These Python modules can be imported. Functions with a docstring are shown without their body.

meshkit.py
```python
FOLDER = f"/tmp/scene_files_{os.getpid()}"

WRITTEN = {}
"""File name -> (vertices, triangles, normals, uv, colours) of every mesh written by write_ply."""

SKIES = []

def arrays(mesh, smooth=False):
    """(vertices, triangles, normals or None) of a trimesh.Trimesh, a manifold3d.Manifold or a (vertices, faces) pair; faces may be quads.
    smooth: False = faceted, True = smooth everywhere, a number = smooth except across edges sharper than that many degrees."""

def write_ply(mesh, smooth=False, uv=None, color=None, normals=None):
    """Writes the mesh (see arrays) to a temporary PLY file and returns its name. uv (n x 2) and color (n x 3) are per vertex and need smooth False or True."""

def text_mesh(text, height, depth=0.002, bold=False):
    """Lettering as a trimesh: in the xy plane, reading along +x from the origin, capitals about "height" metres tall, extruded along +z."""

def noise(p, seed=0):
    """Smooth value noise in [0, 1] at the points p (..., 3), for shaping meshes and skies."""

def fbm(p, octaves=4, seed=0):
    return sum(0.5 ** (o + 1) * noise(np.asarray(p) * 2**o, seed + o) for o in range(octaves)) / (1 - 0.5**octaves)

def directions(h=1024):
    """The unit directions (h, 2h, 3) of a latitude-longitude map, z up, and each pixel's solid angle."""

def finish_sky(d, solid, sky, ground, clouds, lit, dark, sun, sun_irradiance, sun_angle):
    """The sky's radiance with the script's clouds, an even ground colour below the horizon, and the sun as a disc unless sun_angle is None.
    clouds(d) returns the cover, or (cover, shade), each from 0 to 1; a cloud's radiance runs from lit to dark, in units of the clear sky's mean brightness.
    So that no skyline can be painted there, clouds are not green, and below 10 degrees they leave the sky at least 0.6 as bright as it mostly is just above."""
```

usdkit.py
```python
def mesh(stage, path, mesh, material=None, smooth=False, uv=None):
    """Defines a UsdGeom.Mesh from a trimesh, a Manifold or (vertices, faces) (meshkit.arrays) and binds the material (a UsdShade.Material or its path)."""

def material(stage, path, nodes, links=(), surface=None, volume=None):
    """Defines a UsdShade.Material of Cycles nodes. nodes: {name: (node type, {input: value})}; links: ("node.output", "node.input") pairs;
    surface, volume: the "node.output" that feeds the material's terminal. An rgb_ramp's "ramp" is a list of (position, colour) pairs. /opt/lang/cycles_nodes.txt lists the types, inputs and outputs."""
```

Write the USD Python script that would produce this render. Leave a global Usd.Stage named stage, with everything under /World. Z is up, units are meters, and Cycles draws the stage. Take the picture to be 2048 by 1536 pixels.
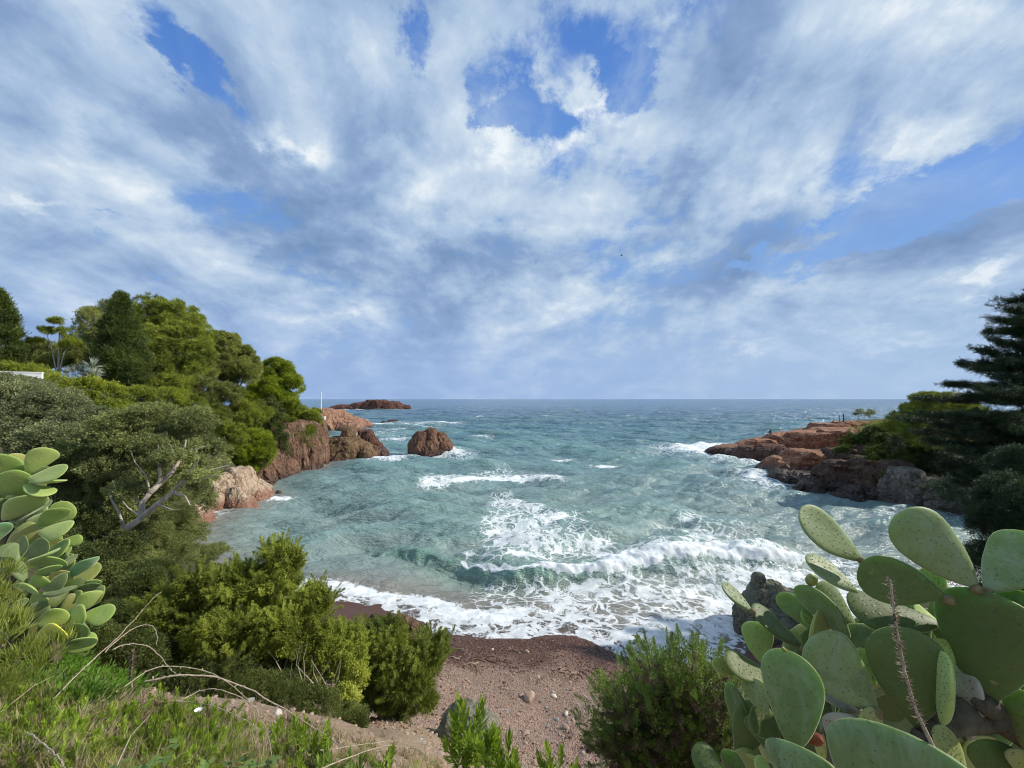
import math, random
import numpy as np
import trimesh, manifold3d as m3
from scipy import ndimage
from scipy.spatial import cKDTree
from scipy.interpolate import RBFInterpolator
from pxr import Gf, Sdf, Usd, UsdGeom, UsdLux, UsdShade, Vt
import usdkit, meshkit

stage = Usd.Stage.CreateInMemory()
UsdGeom.SetStageUpAxis(stage, UsdGeom.Tokens.z)
UsdGeom.SetStageMetersPerUnit(stage, 1.0)
UsdGeom.Xform.Define(stage, '/World')
UsdGeom.Scope.Define(stage, '/World/Looks')

# ------------------------------------------------------------------ camera, sky, sun, exposure
CAMZ = 10.0
camera = UsdGeom.Camera.Define(stage, '/World/camera')
camera.CreateHorizontalApertureAttr(36.0)
camera.CreateVerticalApertureAttr(27.0)
camera.CreateFocalLengthAttr(36.0 * 770 / 2048)
camera.CreateVerticalApertureOffsetAttr(30 * 36.0 / 2048)
camera.CreateClippingRangeAttr((0.05, 200000.0))
camera.CreateExposureAttr(0.45)
camera.AddTranslateOp().Set(Gf.Vec3d(0, 0, CAMZ))
camera.AddRotateXOp().Set(90.0)

SUN = np.array([0.83, 0.06, 0.62]); SUN = SUN / np.linalg.norm(SUN)
SUN_EL, SUN_ROT = math.asin(SUN[2]), math.atan2(SUN[0], SUN[1])
sun = UsdLux.DistantLight.Define(stage, '/World/sun')
sun.CreateIntensityAttr(1.05)
sun.CreateNormalizeAttr(True)
sun.CreateAngleAttr(0.8)
sun.CreateColorAttr(Gf.Vec3f(1.0, 0.93, 0.82))
# -z axis of the light points along -SUN
zax = SUN; xax = np.cross([0, 0, 1], zax); xax /= np.linalg.norm(xax); yax = np.cross(zax, xax)
sun.AddTransformOp().Set(Gf.Matrix4d(*xax, 0, *yax, 0, *zax, 0, 0, 0, 0, 1))

SKY_STRENGTH = 0.1


def lin(r, g, b):
    """sRGB 0-255 to linear."""
    c = np.array([r, g, b]) / 255.0
    return np.where(c <= 0.04045, c / 12.92, ((c + 0.055) / 1.055) ** 2.4)


class Graph:
    """Collects nodes and links for usdkit.material."""
    def __init__(self):
        self.n, self.l, self.k = {}, [], 0

    def add(self, kind, out, _name=None, **inputs):
        self.k += 1
        name = _name or f'{kind}_{self.k}'
        vals = {}
        for key, v in inputs.items():
            if isinstance(v, tuple) and len(v) == 1:        # a link: ('node.output',)
                self.l.append((v[0], f'{name}.{key}'))
            else:
                vals[key] = v
        self.n[name] = (kind, vals)
        return (f'{name}.{out}',)

    def math(self, op, a, b=None, c=None, clamp=False):
        kw = dict(math_type=op, value1=a)
        if b is not None: kw['value2'] = b
        if c is not None: kw['value3'] = c
        if clamp: kw['use_clamp'] = True
        return self.add('math', 'value', **kw)

    def vmath(self, op, a, b=None, out='vector', **kw):
        kw.update(transform_type=None) if False else None
        d = dict(math_type=op, vector1=a)
        if b is not None: d['vector2'] = b
        d.update(kw)
        return self.add('vector_math', out, **d)

    def noise(self, vec, scale, detail=4, rough=0.5, distortion=0, out='fac', **kw):
        return self.add('noise_texture', out, vector=vec, scale=scale, detail=detail, roughness=rough, distortion=distortion, **kw)

    def step(self, v, a, b, lo=0.0, hi=1.0, kind='smoothstep'):
        return self.add('map_range', 'result', range_type=kind, value=v, from_min=a, from_max=b, to_min=lo, to_max=hi, clamp=True)

    def mix(self, fac, a, b, blend='mix'):
        return self.add('mix', 'color', mix_type=blend, fac=fac, color1=a, color2=b)

    def build(self, name, surface=None, volume=None):
        return usdkit.material(stage, '/World/Looks/' + name, self.n, self.l, surface=surface and surface[0], volume=volume and volume[0])


def make_sky():
    g = Graph()
    pos = g.add('texture_coordinate', 'generated')
    d = g.vmath('normalize', pos)
    s = g.add('separate_xyz', 'x', _name='sep', vector=d)
    x, y, z = ('sep.x',), ('sep.y',), ('sep.z',)
    clear = g.add('sky_texture', 'color', sky_type='single_scattering', sun_disc=False, sun_elevation=SUN_EL, sun_rotation=SUN_ROT,
                  altitude=20.0, air_density=1.0, aerosol_density=1.0, ozone_density=2.0)
    # a cloud deck seen in perspective: direction divided by its height
    zz = g.math('add', g.math('maximum', z, 0.0), 0.42)
    q = g.add('combine_xyz', 'vector', x=g.math('divide', x, zz), y=g.math('multiply', g.math('divide', y, zz), 0.95), z=0.0)
    # tangent plane towards the open sea, where the large cloud masses are placed
    yy = g.math('maximum', y, 0.08)
    u, v = g.math('divide', x, yy), g.math('divide', z, yy)
    uv = g.add('combine_xyz', 'vector', x=u, y=v, z=0.0)
    wob = g.noise(q, 1.7, 4, 0.6, out='color', dimensions='2D')
    uvw = g.vmath('multiply_add', g.vmath('subtract', wob, (0.5, 0.5, 0.5)), (0.46, 0.34, 0.0), vector3=uv)
    wob2 = g.noise(q, 6.0, 6, 0.68, out='color', dimensions='2D')
    uvw = g.vmath('multiply_add', g.vmath('subtract', wob2, (0.5, 0.5, 0.5)), (0.30, 0.24, 0.0), vector3=uvw)

    def blobs(items):
        tot = None
        for px, py, sx, sy, ang, amp in items:
            m = g.add('mapping', 'vector', mapping_type='texture', vector=uvw, location=((px - 1024) / 770, (798 - py) / 770, 0.0),
                      rotation=(0.0, 0.0, math.radians(ang)), scale=(sx / 770, sy / 770, 1.0))
            b = g.step(g.vmath('length', m, out='value'), 1.0, 0.0, 0.0, amp)
            tot = b if tot is None else g.math('add', tot, b)
        return tot

    n1 = g.noise(q, 1.55, 9, 0.56, distortion=0.35, dimensions='2D')
    qs = g.vmath('add', q, (0.10, 0.05, 0.0))
    n1s = g.noise(qs, 1.55, 4, 0.5, distortion=0.35, dimensions='2D')
    n2 = g.noise(q, 5.4, 7, 0.64, distortion=0.3, dimensions='2D')
    # cover: where blue shows (negative) and where the deck is closed (positive)
    cover = blobs(SKY_COVER)
    a = g.math('add', g.math('multiply_add', n1, 1.45, 0.05), cover)
    a = g.math('multiply_add', g.math('subtract', n2, 0.5), 0.55, a)
    # tone: 0 grey-blue underside .. 1 sunlit white
    qw = g.vmath('multiply_add', g.vmath('subtract', wob2, (0.5, 0.5, 0.5)), (0.15, 0.15, 0.0), vector3=q)
    puff = g.add('voronoi_texture', 'distance', feature='smooth_f1', dimensions='2D', vector=qw, scale=4.2, detail=3.0, roughness=0.62, lacunarity=2.1, smoothness=0.35, use_normalize=True)
    puff = g.math('subtract', 0.42, puff)
    a = g.math('multiply_add', puff, 0.55, a)
    alpha = g.step(a, 0.46, 0.76)
    alpha = g.math('maximum', alpha, g.step(g.noise(g.vmath('multiply', q, (1.6, 0.8, 1.0)), 3.4, 7, 0.66, distortion=0.5, dimensions='2D'), 0.36, 0.80, 0.0, 0.55))
    tone = g.math('multiply_add', g.math('subtract', n1, n1s), 1.8, 0.42)
    tone = g.math('multiply_add', puff, 0.75, tone)
    tone = g.math('multiply_add', g.math('subtract', n2, 0.5), 0.62, tone)
    tone = g.math('multiply_add', blobs(SKY_TONE), 0.95, tone, clamp=True)
    k = 0.75 / SKY_STRENGTH
    cloud = g.add('rgb_ramp', 'color', fac=tone, ramp=[(0.0, lin(112, 141, 180) * k), (0.30, lin(138, 165, 203) * k), (0.55, lin(168, 192, 221) * k),
                                                     (0.80, lin(200, 217, 234) * k), (1.0, lin(236, 243, 248) * k)])
    blue = g.add('rgb_ramp', 'color', fac=v, ramp=[(0.0, lin(150, 180, 222) * k), (0.12, lin(140, 176, 224) * k), (0.45, lin(112, 160, 226) * k), (0.9, lin(84, 134, 212) * k), (1.0, lin(80, 130, 208) * k)])
    base = g.mix(0.85, clear, blue)
    col = g.mix(alpha, base, cloud)
    # the far air above the horizon: smooth pale blue with the bands still showing
    low = g.math('multiply', g.step(z, 0.30, 0.01), 0.80)
    lowc = g.mix(g.step(u, -0.7, 1.2), lin(152, 180, 224) * k, lin(170, 196, 228) * k)
    col = g.mix(low, col, lowc)
    bg = g.add('background_shader', 'background', color=col, strength=SKY_STRENGTH)
    return g.build('sky_material', surface=bg)


# (px, py, half-width, half-height, turn, amount) in the angular frame around due south over the sea
SKY_COVER = [
    (300, 60, 190, 90, -42, -0.45), (390, 180, 190, 70, -52, -0.45), (845, 85, 110, 100, 20, -0.50), (1130, 90, 150, 130, 0, -0.30), (1000, 170, 100, 140, 0, -0.34), (1185, 165, 100, 80, 20, -0.40), (1045, 250, 120, 60, 10, -0.40), (940, 20, 90, 50, 0, -0.2),
    (1850, 430, 430, 85, 22, -0.55), (2150, 330, 300, 90, 25, -0.5), (1600, 520, 170, 40, 10, -0.35),
    (735, 400, 60, 30, 0, -0.22), (930, 450, 60, 40, -30, -0.2), (230, 455, 80, 22, 10, -0.3), (320, 540, 140, 26, -12, -0.25), (200, 60, 160, 60, -30, -0.2),
    (1500, 180, 500, 260, 20, 0.22), (600, 320, 420, 160, -25, 0.22), (100, 300, 260, 160, -20, 0.16), (1150, 420, 500, 120, 10, 0.2),
    (620, 100, 190, 140, -30, 0.2), (1850, 60, 360, 140, 10, 0.2), (900, 600, 900, 120, 0, 0.1), (2000, 560, 170, 50, 5, 0.25),
]
SKY_TONE = [
    (1640, 140, 240, 110, 20, -0.30), (520, 400, 360, 110, -30, -0.30), (330, 260, 200, 80, -35, -0.2), (900, 470, 330, 70, -20, -0.2), (1330, 330, 160, 60, 20, -0.2),
    (1900, 60, 260, 110, 10, 0.35), (1330, 260, 90, 70, 0, 0.1), (1130, 220, 110, 60, 0, 0.3), (1750, 350, 260, 70, 22, 0.3), (1500, 390, 200, 60, 20, 0.15),
    (520, 300, 110, 50, -30, 0.35), (170, 300, 110, 70, -30, 0.2), (780, 300, 110, 70, 0, 0.25), (640, 625, 150, 45, -8, 0.22), (80, 430, 80, 30, 0, 0.3), (1980, 550, 130, 40, 5, 0.4), (1060, 320, 90, 80, 0, 0.3), (650, 60, 200, 120, -30, 0.18), (1480, 700, 130, 22, -5, 0.25), (1800, 640, 260, 30, 8, 0.25),
]
sky_mat = make_sky()
dome = UsdLux.DomeLight.Define(stage, '/World/sky')
dome.CreateIntensityAttr(1.0)
UsdShade.MaterialBindingAPI.Apply(dome.GetPrim()).Bind(sky_mat)
dome.GetPrim().SetCustomDataByKey('kind', 'structure')

# ------------------------------------------------------------------ helpers
used = {}


def numbered(parent, name):
    key = (parent, name)
    k = used.get(key, 0)
    used[key] = k + 1
    return f'{parent}/{name}' if k == 0 else f'{parent}/{name}_{k:03d}'


def tag(prim, label=None, category=None, group=None, kind=None):
    prim = prim.GetPrim() if hasattr(prim, 'GetPrim') else prim
    for key, v in (('label', label), ('category', category), ('group', group), ('kind', kind)):
        if v:
            prim.SetCustomDataByKey(key, v)
    return prim


def thing(name, label, category, group=None, base=(0, 0, 0)):
    path = numbered('/World', name)
    x = UsdGeom.Xform.Define(stage, path)
    if any(base):
        x.AddTranslateOp().Set(Gf.Vec3d(*map(float, base)))
    tag(x, label, category, group)
    return path


def part(parent, name, mesh, mat, smooth=False, label=None, kind=None):
    p = numbered(parent, name)
    m = usdkit.mesh(stage, p, mesh, mat, smooth=smooth)
    tag(m, label, kind=kind)
    return p


def solid(name, mesh, mat, label, category, group=None, smooth=False, kind=None):
    p = numbered('/World', name)
    m = usdkit.mesh(stage, p, mesh, mat, smooth=smooth)
    tag(m, label, category, group, kind)
    return p


F, HZ = 770.0, 798.0


def at(px, py, d):
    """The point seen in the photograph at (px, py) that lies d metres out along the view."""
    return np.array([(px - 1024) / F * d, d, CAMZ - (py - HZ) / F * d])


def on(px, py, z=0.0):
    return at(px, py, (CAMZ - z) * F / (py - HZ))


def smoothstep(x, a, b):
    t = np.clip((x - a) / (b - a), 0, 1)
    return t * t * (3 - 2 * t)


_TILE = np.random.default_rng(77).random((256, 256)).astype(np.float32)


def fbm2(x, y, s, octaves=4, seed=0):
    """Smooth value noise in [0, 1] over the plane, several octaves."""
    out, amp, tot = 0.0, 0.5, 0.0
    x, y = np.asarray(x, np.float32) * s, np.asarray(y, np.float32) * s
    for o in range(octaves):
        k = 2.0 ** o
        px, py = x * k + 17.31 * seed + 5.1 * o, y * k + 9.73 * seed + 3.7 * o
        ix, iy = np.floor(px).astype(np.int32), np.floor(py).astype(np.int32)
        tx, ty = px - ix, py - iy
        tx, ty = tx * tx * (3 - 2 * tx), ty * ty * (3 - 2 * ty)
        i0, i1, j0, j1 = ix & 255, (ix + 1) & 255, iy & 255, (iy + 1) & 255
        a = _TILE[i0, j0] * (1 - tx) + _TILE[i1, j0] * tx
        b = _TILE[i0, j1] * (1 - tx) + _TILE[i1, j1] * tx
        out = out + amp * (a * (1 - ty) + b * ty)
        tot += amp
        amp *= 0.5
    return out / tot


def rot_to(a):
    """Rotation matrices (n,3,3) whose z axis is a (n,3)."""
    a = a / np.linalg.norm(a, axis=1, keepdims=True)
    h = np.where(np.abs(a[:, 2:3]) > 0.95, [[1.0, 0, 0]], [[0, 0, 1.0]])
    x = np.cross(h, a); x /= np.linalg.norm(x, axis=1, keepdims=True)
    return np.stack([x, np.cross(a, x), a], 2)


def tube(points, radii, n=7):
    """A tapered tube along a polyline: (vertices, faces)."""
    p = np.asarray(points, float); r = np.broadcast_to(np.asarray(radii, float), len(p))
    t = np.gradient(p, axis=0); t /= np.linalg.norm(t, axis=1, keepdims=True) + 1e-12
    ref = np.array([0, 0, 1.0]) if abs(t[0, 2]) < 0.9 else np.array([1.0, 0, 0])
    rings = []
    x = np.cross(ref, t[0]); x /= np.linalg.norm(x)
    for i in range(len(p)):
        x = x - t[i] * (x @ t[i]); x /= np.linalg.norm(x)
        y = np.cross(t[i], x)
        a = np.arange(n) / n * 2 * np.pi
        rings.append(p[i] + r[i] * (np.cos(a)[:, None] * x + np.sin(a)[:, None] * y))
    v = np.vstack(rings + [p[:1], p[-1:]])
    f = []
    for i in range(len(p) - 1):
        for k in range(n):
            a, b, c, d = i * n + k, i * n + (k + 1) % n, (i + 1) * n + (k + 1) % n, (i + 1) * n + k
            f += [(a, b, c), (a, c, d)]
    m = len(p) * n
    for k in range(n):
        f += [(m, (k + 1) % n, k), (m + 1, (len(p) - 1) * n + k, (len(p) - 1) * n + (k + 1) % n)]
    return v, np.array(f)


def join(meshes):
    vs, fs, n = [], [], 0
    for v, f in meshes:
        vs.append(v); fs.append(np.asarray(f) + n); n += len(v)
    return np.vstack(vs), np.vstack(fs)


def grid_faces(nu, nv):
    i, j = np.meshgrid(np.arange(nu - 1), np.arange(nv - 1), indexing='ij')
    a = (i * nv + j).ravel()
    return np.stack([a, a + nv, a + nv + 1, a + 1], 1)


# ------------------------------------------------------------------ the shape of the cove
SHORE = [(-400, 170), (-75, 145), (-64, 118), (-50, 84), (-39, 67), (-31, 61), (-28.8, 57.5), (-31.5, 51), (-32.5, 46.5), (-28.5, 42), (-26.5, 39.6),
         (-27.5, 36), (-26.3, 32), (-25.0, 27.5), (-21.5, 23.6), (-15.5, 20.3), (-8.8, 18.8), (-5, 17.7), (-3.6, 16.5), (-2, 16.3), (0.3, 16.0), (1.7, 16.7), (3.0, 16.3), (4.5, 15.1),
         (6.2, 14.6), (8.4, 15), (11.5, 15.8), (16, 17.0), (24, 19.5), (33, 23), (44, 27), (43, 33), (41, 38), (39, 45.5), (39.5, 52), (46, 58), (52, 66), (46, 78),
         (54, 84), (75, 95), (400, 160), (400, -80), (-400, -80)]
GX0, GX1, GY0, GY1, GS = -130.0, 130.0, -20.0, 190.0, 0.25
_gx, _gy = np.arange(GX0, GX1, GS), np.arange(GY0, GY1, GS)


def _inside(poly, xs, ys):
    out = np.zeros((len(ys), len(xs)), bool)
    p = np.array(poly, float); q = np.roll(p, -1, 0)
    for j, y in enumerate(ys):
        c = ((p[:, 1] <= y) & (q[:, 1] > y)) | ((q[:, 1] <= y) & (p[:, 1] > y))
        xc = np.sort(p[c, 0] + (y - p[c, 1]) / (q[c, 1] - p[c, 1]) * (q[c, 0] - p[c, 0]))
        out[j] = np.searchsorted(xc, xs) % 2 == 1
    return out


_land = _inside(SHORE, _gx, _gy)
_sdf = ndimage.gaussian_filter((ndimage.distance_transform_edt(_land) - ndimage.distance_transform_edt(~_land)) * GS, 1.6)


def sample(field, x, y):
    return ndimage.map_coordinates(field, [(np.asarray(y) - GY0) / GS, (np.asarray(x) - GX0) / GS], order=1, mode='nearest')


def shore(x, y):
    """Metres inland of the shoreline (negative in the water)."""
    return sample(_sdf, x, y)


HILL = np.array([
    (-8, -2, 8.9), (0, -2, 8.6), (6, -2, 8.8), (-6, 1, 8.5), (-3, 1, 8.3), (-1.2, 1, 8.25), (0.5, 1, 8.0), (3, 1, 8.1), (6, 1, 8.6),
    (-6, 3, 8.0), (-4.6, 3.5, 7.85), (-3.6, 3.4, 7.65), (-2.5, 3.4, 7.34), (-1.5, 3.2, 7.3), (-0.9, 3, 7.1), (0.2, 2.4, 6.8), (1.5, 2, 7.1), (3, 2.2, 7.3),
    (-5.5, 5, 6.2), (-3.6, 5, 5.7), (-2.5, 5, 5.6), (-1.3, 5, 5.5), (-0.6, 5, 5.1), (0.4, 4.5, 4.5), (2, 4.5, 4.4), (4, 5, 4.8), (-1.8, 6.5, 4.35), (-0.9, 6.5, 4.0),
    (-6, 8, 4.4), (-4, 8, 3.4), (-2, 8, 3.1), (-0.8, 8, 2.7), (0.2, 7.5, 2.25), (2, 7.5, 2.2), (4, 8, 2.4), (7, 8, 3),
    (-4, 11, 2), (-2, 11, 1.6), (0, 11, 1.35), (2, 11, 1.3), (4, 11, 1.4), (8, 11, 2.0), (-6, 14, 1.6), (-3, 14, .95), (0, 14, .8), (2, 13.8, .85), (4, 13, .8), (8, 13, .8),
    (-9, 5, 7), (-12, 8, 6.5), (-12, 12, 5.5), (-9, 12, 3.4), (-9, 16, 1.4), (-14, 17, 2.5), (-18, 20, 2.0), (-18, 12, 7), (-24, 22, 5.5), (-30, 28, 7.0), (-30, 36, 6.5),
    (-36, 40, 8.5), (-35, 50, 7.5), (-33, 58, 6.5), (-45, 70, 8), (-60, 100, 7), (-60, 50, 10), (-60, 20, 11), (-90, 60, 12), (-40, 10, 10), (-34, 34, 8),
    (10, 3, 6.8), (14, 8, 3.6), (16, 13, 1.6), (22, 16, 1.4), (32, 19, 1.8), (40, 28, 2.4), (42, 36, 2.6), (40, 45, 2.0), (42, 52, 1.8), (50, 52, 3.4), (52, 60, .6), (56, 70, 1.2), (55, 80, 1.6), (64, 74, 2.6), (60, 64, 2.2),
    (75, 85, 4.8), (80, 60, 6), (60, 40, 4.5), (90, 30, 7), (40, 10, 4.5), (125, 90, 6), (125, -15, 12), (-125, -15, 13), (-125, 160, 6), (125, 180, 4)], float)
_hill_rbf = RBFInterpolator(HILL[:, :2], HILL[:, 2], kernel='linear')


_hx, _hy = np.arange(-130, 131, 1.0), np.arange(-20, 191, 1.0)
_HX, _HY = np.meshgrid(_hx, _hy)
_far = _hill_rbf(np.stack([_HX.ravel(), _HY.ravel()], 1)).reshape(_HX.shape)
_nx, _ny = np.arange(-20, 20.1, 0.25), np.arange(-6, 24.1, 0.25)
_NX, _NY = np.meshgrid(_nx, _ny)
_near = _hill_rbf(np.stack([_NX.ravel(), _NY.ravel()], 1)).reshape(_NX.shape)


def hill_z(x, y):
    a = ndimage.map_coordinates(_far, [y + 20, x + 130], order=1, mode='nearest')
    b = ndimage.map_coordinates(_near, [(y + 6) * 4, (x + 20) * 4], order=1, mode='nearest')
    return np.where((np.abs(x) < 20) & (y > -6) & (y < 24), b, a)


def ground_z(x, y, rough=True):
    x, y = np.asarray(x, float), np.asarray(y, float)
    s = shore(x, y)
    h = hill_z(x, y)
    beach = smoothstep(x, -14, -8) * (1 - smoothstep(x, 9, 13)) * (1 - smoothstep(y, 19, 24))
    steep = 1.9 - 1.62 * beach
    z = np.where(s > 0, np.minimum(h, s * steep + np.maximum(s - 4.5, 0) * 1.6), np.maximum(s * (0.35 - 0.2 * beach), -5.0))
    z = z + 0.20 * np.exp(-((s - 2.3) / 0.75) ** 2) * beach * smoothstep(x, -6, -3)
    if rough:
        off = smoothstep(s, 2.0, 6.0)
        z = z + (fbm2(x, y, 0.7, 4, 5) - 0.5) * 0.45 * off + (fbm2(x, y, 3.0, 3, 6) - 0.5) * 0.07
    return z


def nearest_ground(x, y):
    return float(ground_z(np.array([x]), np.array([y]))[0])


# ------------------------------------------------------------------ ground sheets: beach and hillside share one grid
def make_land_materials():
    g = Graph()
    p = g.add('geometry', 'position')
    big = g.noise(p, 0.8, 4, 0.6)
    mid = g.noise(p, 9.0, 5, 0.65)
    peb = g.add('voronoi_texture', 'color', vector=p, scale=26.0)
    pebd = g.add('voronoi_texture', 'distance', vector=p, scale=26.0)
    pv = g.add('rgb_to_bw', 'val', color=peb)
    col = g.add('rgb_ramp', 'color', fac=pv, ramp=[(0, (0.13, 0.074, 0.054)), (0.3, (0.22, 0.140, 0.105)), (0.6, (0.31, 0.210, 0.160)), (0.85, (0.40, 0.300, 0.235)), (1, (0.48, 0.39, 0.32))])
    col = g.mix(0.45, col, g.add('rgb_ramp', 'color', fac=mid, ramp=[(0.3, (0.185, 0.115, 0.085)), (0.7, (0.36, 0.258, 0.198))]))
    sep = g.add('separate_xyz', 'z', _name='sepz', vector=p)
    z = g.math('multiply_add', g.math('subtract', big, 0.5), 0.35, ('sepz.z',))
    wet = g.step(z, 1.08, 0.82)
    col = g.mix(g.math('multiply', wet, 0.92), col, g.mix(mid, (0.052, 0.020, 0.014), (0.105, 0.046, 0.032)))
    b = g.add('bump', 'normal', height=g.math('multiply_add', mid, 0.5, g.math('multiply', pebd, -1.0)), strength=1.0, distance=0.05)
    s = g.add('principled_bsdf', 'BSDF', base_color=col, roughness=g.step(wet, 0.0, 1.0, 0.9, 0.55), normal=b, specular_ior_level=0.3)
    beach = g.build('beach_pebbles', s)
    g = Graph()
    p = g.add('geometry', 'position')
    n = g.noise(p, 1.6, 6, 0.65)
    f = g.noise(p, 22.0, 4, 0.7)
    col = g.add('rgb_ramp', 'color', fac=n, ramp=[(0.3, (0.13, 0.095, 0.06)), (0.5, (0.24, 0.175, 0.115)), (0.7, (0.33, 0.25, 0.18))])
    col = g.mix(0.6, col, g.add('rgb_ramp', 'color', fac=f, ramp=[(0.3, (0.12, 0.09, 0.06)), (0.52, (0.26, 0.19, 0.13)), (0.75, (0.42, 0.34, 0.26))]))
    s3 = g.add('separate_xyz', 'y', _name='sepw', vector=p)
    out = g.math('maximum', g.step(('sepw.y',), 9.0, 16.0), g.step(g.math('absolute', g.add('separate_xyz', 'x', _name='sepv', vector=p)), 6.5, 11.0))
    green = g.add('rgb_ramp', 'color', fac=g.noise(p, 2.2, 5, 0.7), ramp=[(0.3, (0.022, 0.026, 0.010)), (0.55, (0.058, 0.060, 0.026)), (0.8, (0.125, 0.105, 0.065))])
    col = g.mix(out, col, green)
    rk = g.math('multiply', g.step(('sepv.x',), 34.0, 40.0), g.step(('sepw.y',), 46.0, 54.0))
    rk = g.math('multiply', rk, g.step(('sepv.x',), 76.0, 66.0))
    col = g.mix(rk, col, g.add('rgb_ramp', 'color', fac=g.noise(p, 0.7, 6, 0.7), ramp=[(0.3, (0.10, 0.042, 0.026)), (0.5, (0.20, 0.095, 0.058)), (0.7, (0.30, 0.175, 0.115))]))
    b = g.add('bump', 'normal', height=g.math('add', n, g.math('multiply', f, 0.5)), strength=0.9, distance=0.06)
    hill = g.build('hillside_soil', g.add('principled_bsdf', 'BSDF', base_color=col, roughness=0.95, normal=b, specular_ior_level=0.2))
    return beach, hill


beach_mat, hill_mat = make_land_materials()


def graded(lo, a, b, hi, fine, grow=1.09):
    mid = list(np.arange(a, b + fine / 2, fine))
    up, s = [mid[-1]], fine
    while up[-1] < hi: s = min(s * grow, 2.5); up.append(up[-1] + s)
    dn, s = [mid[0]], fine
    while dn[-1] > lo: s = min(s * grow, 2.5); dn.append(dn[-1] - s)
    return np.array(dn[:0:-1] + mid + up[1:])


_xs, _ys = graded(-125, -7, 9, 125, 0.10), graded(-12, -1, 17, 175, 0.10)
_X, _Y = np.meshgrid(_xs, _ys, indexing='ij')
_Z = ground_z(_X, _Y)
_V = np.stack([_X, _Y, _Z], -1).reshape(-1, 3)
_Q = grid_faces(len(_xs), len(_ys))
_C = _V[_Q].mean(1)
_keep = (_C[:, 2] > -4.6)
_isbeach = (_C[:, 2] < 2.5 + 0.25 * np.sin(_C[:, 0] * 1.7)) & (_C[:, 0] > -13) & (_C[:, 0] < 13) & (_C[:, 1] < 26)


def submesh(v, q):
    u, inv = np.unique(q.ravel(), return_inverse=True)
    return v[u], inv.reshape(q.shape)


for nm, sel, mt in (('beach', _isbeach & _keep, beach_mat), ('hillside', ~_isbeach & _keep, hill_mat)):
    mm = usdkit.mesh(stage, '/World/' + nm, submesh(_V, _Q[sel]), mt, smooth=True)
    tag(mm, kind='structure')

# ------------------------------------------------------------------ the sea: one sheet out to the horizon, waves near by in its shape
BREAK1 = np.array([on(px, py, 0.4)[:2] for px, py in [(560, 1062), (660, 1068), (760, 1084), (850, 1098), (930, 1124), (1030, 1142), (1150, 1138), (1300, 1128), (1450, 1114), (1600, 1112), (1720, 1118)]])
BREAK2 = np.array([on(px, py, 0.2)[:2] for px, py in [(800, 972), (850, 975), (920, 966), (1000, 952), (1080, 955), (1150, 960)]])
BREAK3 = np.array([on(px, py, 0.2)[:2] for px, py in [(1310, 1035), (1350, 1040), (1400, 1046), (1460, 1040)]])


def crest(line, x, y, front, back):
    """Height profile 0..1 across a breaker and metres behind its crest."""
    yc = np.interp(x, line[:, 0], line[:, 1])
    s = y - yc
    return np.where(s < 0, np.exp(-(s / front) ** 2), np.exp(-(s / back) ** 2)), s


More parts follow.
